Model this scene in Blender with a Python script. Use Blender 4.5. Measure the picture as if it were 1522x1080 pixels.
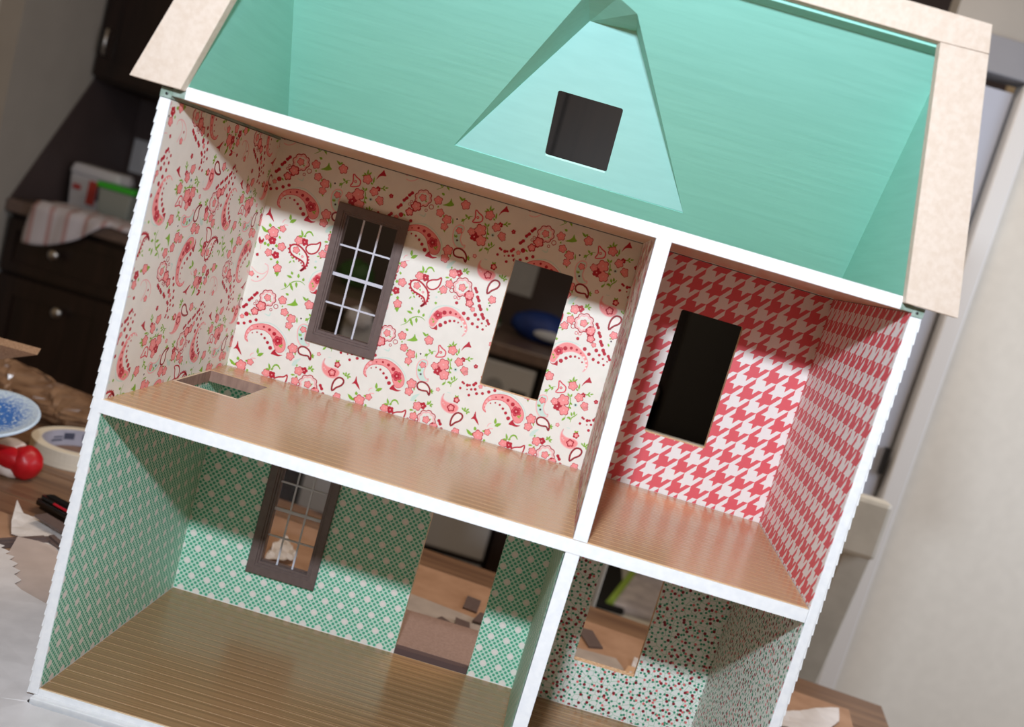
import bpy, bmesh, math, random
from mathutils import Vector, Matrix
from mathutils.geometry import tessellate_polygon
random.seed(7)
C = bpy.context.scene.collection
for o in list(bpy.data.objects): bpy.data.objects.remove(o)

# ------------------------------------------------------------------ camera, world, flash, exposure
cam_d = bpy.data.cameras.new('camera'); cam = bpy.data.objects.new('camera', cam_d); C.objects.link(cam)
cam.matrix_world = Matrix(((0.95885974, -0.28353776, 0.01394079, 0.3592),
                           (0.05565369, 0.13959911, -0.98864289, -0.7714),
                           (0.27837147, 0.94874571, 0.14963588, 0.4681),
                           (0, 0, 0, 1)))
cam_d.sensor_fit = 'HORIZONTAL'; cam_d.sensor_width = 36
cam_d.lens = 1500 / 1522 * 36
cam_d.shift_x = -54.1 / 1522; cam_d.shift_y = 57.2 / 1522
cam_d.clip_start = 0.02; cam_d.clip_end = 50
cam_d.dof.use_dof = True; cam_d.dof.focus_distance = 0.93; cam_d.dof.aperture_fstop = 5.0
bpy.context.scene.camera = cam

w = bpy.data.worlds.new('world'); bpy.context.scene.world = w; w.use_nodes = True
w.node_tree.nodes['Background'].inputs[0].default_value = (1.0, 0.68, 0.38, 1)
w.node_tree.nodes['Background'].inputs[1].default_value = 0.19

def area(name, loc, target, sx, sy, power, col):
    l = bpy.data.lights.new(name, 'AREA'); l.shape = 'RECTANGLE'; l.size = sx; l.size_y = sy
    l.energy = power; l.color = col
    o = bpy.data.objects.new(name, l); C.objects.link(o); o.location = loc
    o.rotation_euler = (Vector(target) - Vector(loc)).to_track_quat('-Z', 'Y').to_euler()
    return o
area('camera_flash', (0.297, -0.73, 0.706), (0.36, 0.2, 0.42), 0.055, 0.035, 9.6, (0.88, 0.98, 1.10))
area('right_wall_fill_light', (2.15, 0.35, 0.75), (1.05, 1.32, 0.15), 0.7, 0.9, 13.0, (0.86, 0.95, 1.10))  # added cool fill with no visible source, brightens right wall and door
area('rear_table_fill_light', (0.45, 0.66, 1.45), (0.45, 0.70, 0.0), 0.5, 0.5, 9.0, (1.0, 0.84, 0.70))  # added warm fill from an unseen source, lifts the table behind the house
sc = bpy.context.scene
sc.view_settings.view_transform = 'Standard'; sc.view_settings.look = 'None'
sc.view_settings.exposure = 0.0; sc.view_settings.gamma = 1.0; sc.view_settings.use_curve_mapping = False

# ------------------------------------------------------------------ materials
def s2l(c): return tuple((x / 12.92 if x <= .04045 else ((x + .055) / 1.055) ** 2.4) for x in c)
def rgb(r, g, b): return s2l((r / 255, g / 255, b / 255)) + (1,)
MATS = {}
class NT:
    def __init__(s, m): s.t = m.node_tree; s.b = s.t.nodes['Principled BSDF']
    def n(s, typ, **k):
        x = s.t.nodes.new(typ)
        for a, v in k.items():
            if a.startswith('i_'):
                x.inputs[int(a[2:])].default_value = v
            else: setattr(x, a, v)
        return x
    def l(s, a, b): s.t.links.new(a, b)
    def m(s, op, a, b=None, c=None):
        x = s.t.nodes.new('ShaderNodeMath'); x.operation = op
        for i, v in enumerate((a, b, c)):
            if v is None: continue
            if isinstance(v, (int, float)): x.inputs[i].default_value = v
            else: s.t.links.new(v, x.inputs[i])
        return x.outputs[0]
    def mix(s, f, a, b):
        x = s.t.nodes.new('ShaderNodeMix'); x.data_type = 'RGBA'
        for sock, v in ((x.inputs[0], f), (x.inputs[6], a), (x.inputs[7], b)):
            if isinstance(v, (int, float)): sock.default_value = v
            elif isinstance(v, tuple): sock.default_value = v
            else: s.t.links.new(v, sock)
        return x.outputs[2]
    def obj(s):
        return s.t.nodes.new('ShaderNodeTexCoord').outputs['Object']
    def xyz(s):
        x = s.t.nodes.new('ShaderNodeSeparateXYZ'); s.l(s.obj(), x.inputs[0]); return x.outputs
def mat(name, col, rough=.6, metal=0, spec=.5):
    m = bpy.data.materials.new(name); m.use_nodes = True
    t = NT(m); t.b.inputs['Base Color'].default_value = col
    t.b.inputs['Roughness'].default_value = rough; t.b.inputs['Metallic'].default_value = metal
    t.b.inputs['Specular IOR Level'].default_value = spec
    MATS[name] = m
    return m, t
def noisy(name, c1, c2, scale=(60, 60, 60), rough=.6, bump=0, detail=4, spec=.5, contrast=(.35, .65), metal=0):
    m, t = mat(name, c1, rough, metal, spec)
    mp = t.n('ShaderNodeMapping'); mp.inputs['Scale'].default_value = scale
    t.l(t.obj(), mp.inputs[0])
    nz = t.n('ShaderNodeTexNoise'); nz.inputs['Scale'].default_value = 1; nz.inputs['Detail'].default_value = detail
    t.l(mp.outputs[0], nz.inputs['Vector'])
    r = t.n('ShaderNodeMapRange'); r.inputs[1].default_value = contrast[0]; r.inputs[2].default_value = contrast[1]
    t.l(nz.outputs[0], r.inputs[0])
    t.l(t.mix(r.outputs[0], c1, c2), t.b.inputs['Base Color'])
    if bump:
        b = t.n('ShaderNodeBump'); b.inputs['Strength'].default_value = bump; b.inputs['Distance'].default_value = .001
        t.l(nz.outputs[0], b.inputs['Height']); t.l(b.outputs[0], t.b.inputs['Normal'])
    return m
white = noisy('white_paint', rgb(240, 240, 240), rgb(232, 233, 235), (150, 150, 150), .45, .25)
cut = noisy('raw_cut_wood', rgb(226, 196, 160), rgb(190, 150, 115), (300, 300, 60), .8)
mdf = noisy('raw_mdf', rgb(220, 202, 186), rgb(212, 192, 174), (260, 260, 260), .85, .15, 6)
mdf_edge = noisy('mdf_edge', rgb(188, 150, 118), rgb(160, 122, 92), (500, 500, 500), .9)
under = noisy('raw_underside', rgb(206, 168, 128), rgb(184, 142, 104), (8, 220, 220), .28, 0, 4, .5)
teal = noisy('teal_paint', rgb(148, 215, 199), rgb(143, 210, 194), (14, 190, 190), .5, .2, 3)
teal_face = noisy('teal_paint_brightened', rgb(172, 226, 222), rgb(168, 222, 218), (30, 150, 150), .5, .15, 3)  # roof teal made paler, brightness of the dormer face put into its colour
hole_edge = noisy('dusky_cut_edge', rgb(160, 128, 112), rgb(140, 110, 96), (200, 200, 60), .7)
teal2 = noisy('teal_paint_cross_brush', rgb(148, 215, 199), rgb(143, 210, 194), (190, 14, 190), .5, .2, 3)  # same colours as the roof teal, brush streaks turned along y
cream = noisy('cream_paper', rgb(238, 234, 224), rgb(234, 230, 220), (80, 80, 80), .5)
brown = noisy('brown_trim_plastic', rgb(108, 92, 88), rgb(102, 86, 82), (200, 200, 200), .38)
pink_wood = noisy('brown_fibreboard', rgb(150, 122, 108), rgb(138, 110, 96), (400, 400, 400), .85, .1)
sillm = noisy('grey_green_primer', rgb(150, 165, 155), rgb(120, 140, 125), (200, 60, 200), .7)
black, _ = mat('black_plastic', rgb(22, 22, 24), .3)
screw, _ = mat('dark_screw', rgb(20, 22, 20), .4)
PRINT = {}
for k, c in {'P': (246, 150, 148), 'M': (222, 70, 88), 'R': (186, 10, 42), 'N': (178, 14, 44), 'L': (247, 186, 184), 'G': (134, 182, 44),
             'T': (206, 228, 216), 'K': (70, 50, 60), 'W': (244, 238, 228), 'D': (150, 20, 34), 'O': (150, 148, 60)}.items():
    PRINT[k] = mat('print_ink_' + {'P': 'pink', 'M': 'coral', 'R': 'crimson', 'N': 'deep_crimson', 'L': 'pale_pink', 'G': 'green', 'T': 'pale_mint',
               'K': 'charcoal', 'W': 'cream', 'D': 'dark_red', 'O': 'olive'}[k], rgb(*c), .5)[0]

def fl_wood(name, c1, c2):
    m, t = mat(name, c1, .2, 0, .62)
    mp = t.n('ShaderNodeMapping'); mp.inputs['Scale'].default_value = (5, 620, 60); t.l(t.obj(), mp.inputs[0])
    nz = t.n('ShaderNodeTexNoise'); nz.inputs['Scale'].default_value = 1; nz.inputs['Detail'].default_value = 5
    t.l(mp.outputs[0], nz.inputs['Vector'])
    r = t.n('ShaderNodeMapRange'); r.inputs[1].default_value = .3; r.inputs[2].default_value = .7
    t.l(nz.outputs[0], r.inputs[0]); t.l(t.mix(r.outputs[0], c1, c2), t.b.inputs['Base Color'])
    b = t.n('ShaderNodeBump'); b.inputs['Strength'].default_value = .12; b.inputs['Distance'].default_value = .0006
    t.l(nz.outputs[0], b.inputs['Height']); t.l(b.outputs[0], t.b.inputs['Normal'])
    return m
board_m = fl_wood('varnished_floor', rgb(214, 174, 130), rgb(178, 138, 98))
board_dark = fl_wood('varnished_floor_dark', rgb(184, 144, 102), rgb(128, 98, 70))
groove_m = noisy('pale_floor_groove', rgb(252, 228, 196), rgb(240, 212, 176), (30, 300, 30), .4)

# wall papers ------------------------------------------------------
def paper_hound(name, axis, sgn, u0, z0):
    m, t = mat(name, rgb(238, 236, 232), .5)
    o = t.xyz(); U = o[axis]; Z = o[2]
    pu, pz = .02052, .02300
    a = t.m('DIVIDE', t.m('SUBTRACT', U, u0), pu * sgn); b = t.m('DIVIDE', t.m('SUBTRACT', Z, z0), pz)
    fa = t.m('SUBTRACT', a, t.m('FLOOR', a)); fb = t.m('SUBTRACT', b, t.m('FLOOR', b))
    A = t.m('LESS_THAN', fa, .5); B = t.m('LESS_THAN', fb, .5)
    d = t.m('MULTIPLY', t.m('SUBTRACT', a, b), 2); s = t.m('LESS_THAN', t.m('SUBTRACT', d, t.m('FLOOR', d)), .5)
    nB = t.m('SUBTRACT', 1, B); nA = t.m('SUBTRACT', 1, A); ns = t.m('SUBTRACT', 1, s)
    # warp/weft weave: solid square, and 45 degree stripes in the two mixed squares
    r = t.m('ADD', t.m('MULTIPLY', A, B), t.m('ADD', t.m('MULTIPLY', t.m('MULTIPLY', A, nB), s), t.m('MULTIPLY', t.m('MULTIPLY', nA, B), ns)))
    t.l(t.mix(r, rgb(238, 234, 230), rgb(222, 92, 100)), t.b.inputs['Base Color'])
    return m
def paper_dots(name, axis, u0, z0):
    m, t = mat(name, rgb(236, 238, 232), .5)
    o = t.xyz(); U = t.m('SUBTRACT', o[axis], u0); Z = t.m('SUBTRACT', o[2], z0)
    def near(pu, pz, ou, oz):
        a = t.m('DIVIDE', t.m('SUBTRACT', U, ou), pu); b = t.m('DIVIDE', t.m('SUBTRACT', Z, oz), pz)
        a = t.m('MULTIPLY', t.m('SUBTRACT', a, t.m('ROUND', a)), pu); b = t.m('MULTIPLY', t.m('SUBTRACT', b, t.m('ROUND', b)), pz)
        return t.m('SQRT', t.m('ADD', t.m('MULTIPLY', a, a), t.m('MULTIPLY', b, b)))
    h, v = .00579, .00632
    d1 = t.m('MINIMUM', near(h, v, 0, 0), near(h, v, h / 2, v / 2))
    d2 = t.m('MINIMUM', near(3 * h, 5 * v, 0, 0), near(3 * h, 5 * v, 1.5 * h, 2.5 * v))
    g = t.m('MULTIPLY', t.m('LESS_THAN', d1, .00156), t.m('GREATER_THAN', d2, .0038))
    ring = t.m('LESS_THAN', d2, .0036)
    base = t.mix(ring, rgb(205, 232, 214), rgb(240, 232, 224))
    t.l(t.mix(g, base, rgb(70, 172, 136)), t.b.inputs['Base Color'])
    return m
def paper_buds(name):
    m, t = mat(name, rgb(236, 240, 232), .5)
    def vor(scale, seed, feat='F1'):
        mp = t.n('ShaderNodeMapping'); mp.inputs['Location'].default_value = (seed, seed * .7, seed * 1.3); t.l(t.obj(), mp.inputs[0])
        v = t.n('ShaderNodeTexVoronoi'); v.feature = feat; v.inputs['Scale'].default_value = scale; v.inputs['Randomness'].default_value = .75
        t.l(mp.outputs[0], v.inputs['Vector']); return v
    return m, t, vor
def paper_buds_flat(name, axis):
    m, t = mat(name, rgb(236, 240, 232), .5)
    o = t.xyz(); cb = t.n('ShaderNodeCombineXYZ'); t.l(o[axis], cb.inputs[0]); t.l(o[2], cb.inputs[1])
    def vor(scale, seed, feat='F1', rnd=.8):
        mp = t.n('ShaderNodeMapping'); mp.inputs['Location'].default_value = (seed, seed * .7, 0); t.l(cb.outputs[0], mp.inputs[0])
        v = t.n('ShaderNodeTexVoronoi'); v.voronoi_dimensions = '2D'; v.feature = feat; v.inputs['Scale'].default_value = scale
        v.inputs['Randomness'].default_value = rnd; t.l(mp.outputs[0], v.inputs['Vector']); return v
    e = vor(150, 3, 'DISTANCE_TO_EDGE'); vine = t.m('LESS_THAN', e.outputs['Distance'], .045)
    c0 = t.mix(vine, rgb(238, 240, 234), rgb(176, 214, 186))
    g = vor(172, 0); gd = t.m('LESS_THAN', g.outputs['Distance'], .23)
    c1 = t.mix(gd, c0, rgb(48, 150, 116))
    p = vor(120, 5); sp = t.n('ShaderNodeSeparateColor'); t.l(p.outputs['Color'], sp.inputs[0])
    pk = t.m('MULTIPLY', t.m('LESS_THAN', p.outputs['Distance'], .17), t.m('LESS_THAN', sp.outputs[0], .45))
    c2 = t.mix(pk, c1, rgb(232, 110, 112))
    r = vor(112, 9); sr = t.n('ShaderNodeSeparateColor'); t.l(r.outputs['Color'], sr.inputs[0])
    rd = t.m('MULTIPLY', t.m('LESS_THAN', r.outputs['Distance'], .19), t.m('LESS_THAN', sr.outputs[0], .6))
    t.l(t.mix(rd, c2, rgb(140, 12, 34)), t.b.inputs['Base Color'])
    return m
glassm = bpy.data.materials.new('clear_acrylic'); glassm.use_nodes = True
_t = glassm.node_tree; _t.nodes.clear()
_o = _t.nodes.new('ShaderNodeOutputMaterial'); _m = _t.nodes.new('ShaderNodeMixShader'); _a = _t.nodes.new('ShaderNodeBsdfTransparent')
_g = _t.nodes.new('ShaderNodeBsdfGlossy'); _f = _t.nodes.new('ShaderNodeFresnel'); _g.inputs['Roughness'].default_value = .03; _f.inputs[0].default_value = 1.3
_a.inputs[0].default_value = (.95, .95, .95, 1)
_t.links.new(_f.outputs[0], _m.inputs[0]); _t.links.new(_a.outputs[0], _m.inputs[1]); _t.links.new(_g.outputs[0], _m.inputs[2]); _t.links.new(_m.outputs[0], _o.inputs[0])

# ------------------------------------------------------------------ mesh helpers
def obj(name, bm, m, parent=None, smooth=False, bevel=0):
    me = bpy.data.meshes.new(name)
    bmesh.ops.recalc_face_normals(bm, faces=bm.faces)
    bm.to_mesh(me); bm.free()
    for x in (m if isinstance(m, (list, tuple)) else [m]): me.materials.append(x)
    if smooth:
        for p in me.polygons: p.use_smooth = True
    o = bpy.data.objects.new(name, me); C.objects.link(o)
    if parent: o.parent = parent
    if bevel:
        b = o.modifiers.new('bevel', 'BEVEL'); b.width = bevel; b.segments = 2; b.limit_method = 'ANGLE'
    return o
def tag(o, label, cat, group=None):
    o['label'] = label; o['category'] = cat
    if group: o['group'] = group
    return o
def thing(name, label, cat, loc=(0, 0, 0), rz=0, group=None):
    o = bpy.data.objects.new(name, None); C.objects.link(o); o.location = loc; o.rotation_euler = (0, 0, rz)
    o.empty_display_size = .02
    return tag(o, label, cat, group)
def struct(o): o['kind'] = 'structure'; return o
def bx(bm, x0, x1, y0, y1, z0, z1, M=None, mi=0):
    vs = [bm.verts.new((x, y, z)) for x in (x0, x1) for y in (y0, y1) for z in (z0, z1)]
    if M is not None:
        for v in vs: v.co = M @ v.co
    for f in ((0, 1, 3, 2), (4, 6, 7, 5), (0, 4, 5, 1), (2, 3, 7, 6), (0, 2, 6, 4), (1, 5, 7, 3)):
        bm.faces.new([vs[i] for i in f]).material_index = mi
    return vs
def box(name, x0, x1, y0, y1, z0, z1, m, parent=None, bevel=0, M=None):
    bm = bmesh.new(); bx(bm, x0, x1, y0, y1, z0, z1, M); return obj(name, bm, m, parent, bevel=bevel)
def plate(name, loops, O, U, V, thick, m, parent=None, edge_mi=0, bevel=0):
    """flat board: loops[0] outline, the rest holes, in (u,v); grows from the plane O+uU+vV along U x V by -thick"""
    O, U, V = Vector(O), Vector(U), Vector(V); N = U.cross(V).normalized()
    bm = bmesh.new()
    pts = [p for l in loops for p in l]
    A = [bm.verts.new(O + U * p[0] + V * p[1]) for p in pts]
    B = [bm.verts.new(O + U * p[0] + V * p[1] - N * thick) for p in pts]
    for tri in tessellate_polygon([[Vector((p[0], p[1], 0)) for p in l] for l in loops]):
        try:
            bm.faces.new([A[i] for i in tri]); bm.faces.new([B[i] for i in reversed(tri)])
        except ValueError: pass
    k = 0
    for li, l in enumerate(loops):
        n = len(l)
        for i in range(n):
            a, b = k + i, k + (i + 1) % n
            f = bm.faces.new([A[a], A[b], B[b], B[a]])
            f.material_index = edge_mi if li else 0
        k += n
    return obj(name, bm, m, parent, bevel=bevel)
def rect(u0, u1, v0, v1, r=0, n=4):
    if not r: return [(u0, v0), (u1, v0), (u1, v1), (u0, v1)]
    out = []
    for cx, cy, a0 in ((u1 - r, v0 + r, -90), (u1 - r, v1 - r, 0), (u0 + r, v1 - r, 90), (u0 + r, v0 + r, 180)):
        for i in range(n + 1):
            a = math.radians(a0 + 90 * i / n); out.append((cx + r * math.cos(a), cy + r * math.sin(a)))
    return out
def lathe(bm, prof, n=32, M=None, cap=True):
    rings = []
    for r, z in prof:
        ring = [bm.verts.new((r * math.cos(2 * math.pi * i / n), r * math.sin(2 * math.pi * i / n), z)) for i in range(n)]
        rings.append(ring)
    if M is not None:
        for rg in rings:
            for v in rg: v.co = M @ v.co
    for a, b in zip(rings, rings[1:]):
        for i in range(n): bm.faces.new([a[i], a[(i + 1) % n], b[(i + 1) % n], b[i]])
    if cap:
        bm.faces.new(list(reversed(rings[0]))); bm.faces.new(rings[-1])
def tube(bm, pts, r, n=8):
    pts = [Vector(p) for p in pts]; prev = None
    for i, p in enumerate(pts):
        d = (pts[min(i + 1, len(pts) - 1)] - pts[max(i - 1, 0)]).normalized()
        a = d.orthogonal().normalized() if prev is None else (prev - d * prev.dot(d)).normalized(); prev = a; b = d.cross(a)
        rr = r[i] if isinstance(r, (list, tuple)) else r
        ring = [bm.verts.new(p + (a * math.cos(2 * math.pi * k / n) + b * math.sin(2 * math.pi * k / n)) * rr) for k in range(n)]
        if i:
            for k in range(n): bm.faces.new([last[k], last[(k + 1) % n], ring[(k + 1) % n], ring[k]])
        else: bm.faces.new(list(reversed(ring)))
        last = ring
    bm.faces.new(last)
# ------------------------------------------------------------------ doll's house
D = .2631; Z2 = .2527; S = .0116; Z3B = .4942; Z3 = .5039; W = .6; T = .0092
HL = Vector((.3, .13, -.026))
house = thing('dollhouse', 'open-backed wooden dollhouse with patterned wallpaper rooms and unfinished roof frame', 'dollhouse', HL)
def hp(o):
    o.parent = house; o.matrix_parent_inverse = Matrix.Translation(-HL); return o
X, Y_, Z_ = (1, 0, 0), (0, 1, 0), (0, 0, 1)

# back wall with its window and door cut-outs
hA = rect(.0900, .1510, .309, .4425); hB = rect(.2707, .3335, .3088, .4425, .0018); hC = rect(.4482, .5132, .3107, .4419, .0025)
hD = rect(.0890, .1530, .0500, .1860); hDoor = rect(.2600, .3425, -.0060, .2000); hE = rect(.4482, .5158, .0515, .1900, .0012)
bw = hp(plate('back_wall', [rect(T, W - T, -.0065, Z3B - .0009), hA, hB, hC, hD, hDoor, hE], (0, D, 0), X, Z_, .0095, [white, cut], edge_mi=1))
for s in (0, 1):
    x0, x1 = (.0014, T) if s == 0 else (W - T, W - .0014)
    sw = hp(box('side_wall', x0, x1, 0, D + .0095, -.0065, .4914, white, bevel=.0006))
    # clapboards: a wedge each, thick at its lower edge
    a = -.0001 if s == 0 else W + .0001; b = .0014 if s == 0 else W - .0014; c = .0009 if s == 0 else W - .0009
    mesh = None
    for i in range(50):
        z = -.0065 + i * .00996
        if mesh is None:
            bm = bmesh.new(); p = []
            for y in (.0004, D + .009):
                p.append([bm.verts.new(v) for v in ((b, y, 0), (a, y, 0), (c, y, .00990), (b, y, .00990))])
            bm.faces.new(p[0]); bm.faces.new(list(reversed(p[1])))
            for k in range(4): bm.faces.new([p[0][k], p[0][(k + 1) % 4], p[1][(k + 1) % 4], p[1][k]])
            o = obj('clapboard', bm, white, sw); mesh = o.data
        else:
            o = bpy.data.objects.new('clapboard', mesh); C.objects.link(o); o.parent = sw
        o.location.z = z

def by_normal(o, up, down):
    o.data.materials.clear()
    for m in (white, up, down): o.data.materials.append(m)
    for p in o.data.polygons:
        p.material_index = 1 if p.normal.z > .9 else 2 if p.normal.z < -.9 else 0
# floors
ground = hp(plate('ground_floor', [rect(.0095, W - .0095, 0, D)], (0, 0, -.0005), X, Y_, .0060, white)); by_normal(ground, groove_m, under)
upper = hp(plate('upper_floor', [rect(T - .0015, W - .0098, -.0010, D), rect(.0115, .0715, .132, .2165)], (0, 0, Z2 - .0005), X, Y_, S - .0005, [white, under], edge_mi=1))
by_normal(upper, groove_m, under)
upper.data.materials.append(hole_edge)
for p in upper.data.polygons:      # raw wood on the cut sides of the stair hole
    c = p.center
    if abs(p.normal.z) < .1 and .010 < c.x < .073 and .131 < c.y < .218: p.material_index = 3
attic = hp(plate('attic_floor', [rect(.0195, .5815, 0, D)], (0, 0, Z3), X, Y_, Z3 - Z3B, white, bevel=.0003)); by_normal(attic, board_m, under)

def boards(parent, x0, x1, z, w, hole=None, m=None, y0=.0018, y1=D - .0006):
    n = int((y1 - y0) / w); w = (y1 - y0) / n; cache = {}
    for i in range(n):
        ya = y0 + i * w; yb = ya + w - .00105
        spans = [(x0, x1)]
        if hole and yb > hole[2] and ya < hole[3]: spans = [(x0, hole[0]), (hole[1], x1)] if hole[0] - x0 > .003 else [(hole[1], x1)]
        for sp in spans:
            if sp not in cache:
                bm = bmesh.new(); bx(bm, sp[0], sp[1], 0, w - .00105, -.0005, 0)
                for v in bm.verts: pass
                o = obj('floorboard', bm, m or board_m, parent); cache[sp] = o.data
                b = o
            else:
                b = bpy.data.objects.new('floorboard', cache[sp]); C.objects.link(b); b.parent = parent
            b.location = (0, ya, z)
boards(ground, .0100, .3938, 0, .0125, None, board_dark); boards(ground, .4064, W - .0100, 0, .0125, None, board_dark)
boards(upper, .0096, .3972, Z2, .0112, (.0115, .0715, .132, .2165)); boards(upper, .4090, W - .0100, Z2, .0112)
# the deeper bevelled lip of the base
bb = hp(box('base_board', .0062, W - .0062, -.0060, .2690, -.0255, -.0066, white, bevel=.0008))
# dividers
dU = hp(plate('divider_wall', [[(.3973, Z2), (.4088, Z2), (.4032, Z3B), (.3917, Z3B)]], (0, -.0012, 0), X, Z_, D, white))
dL = hp(plate('divider_wall', [[(.3942, 0), (.4059, 0), (.4062, Z2 - S), (.3947, Z2 - S)]], (0, -.0002, 0), X, Z_, D, white))

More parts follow.
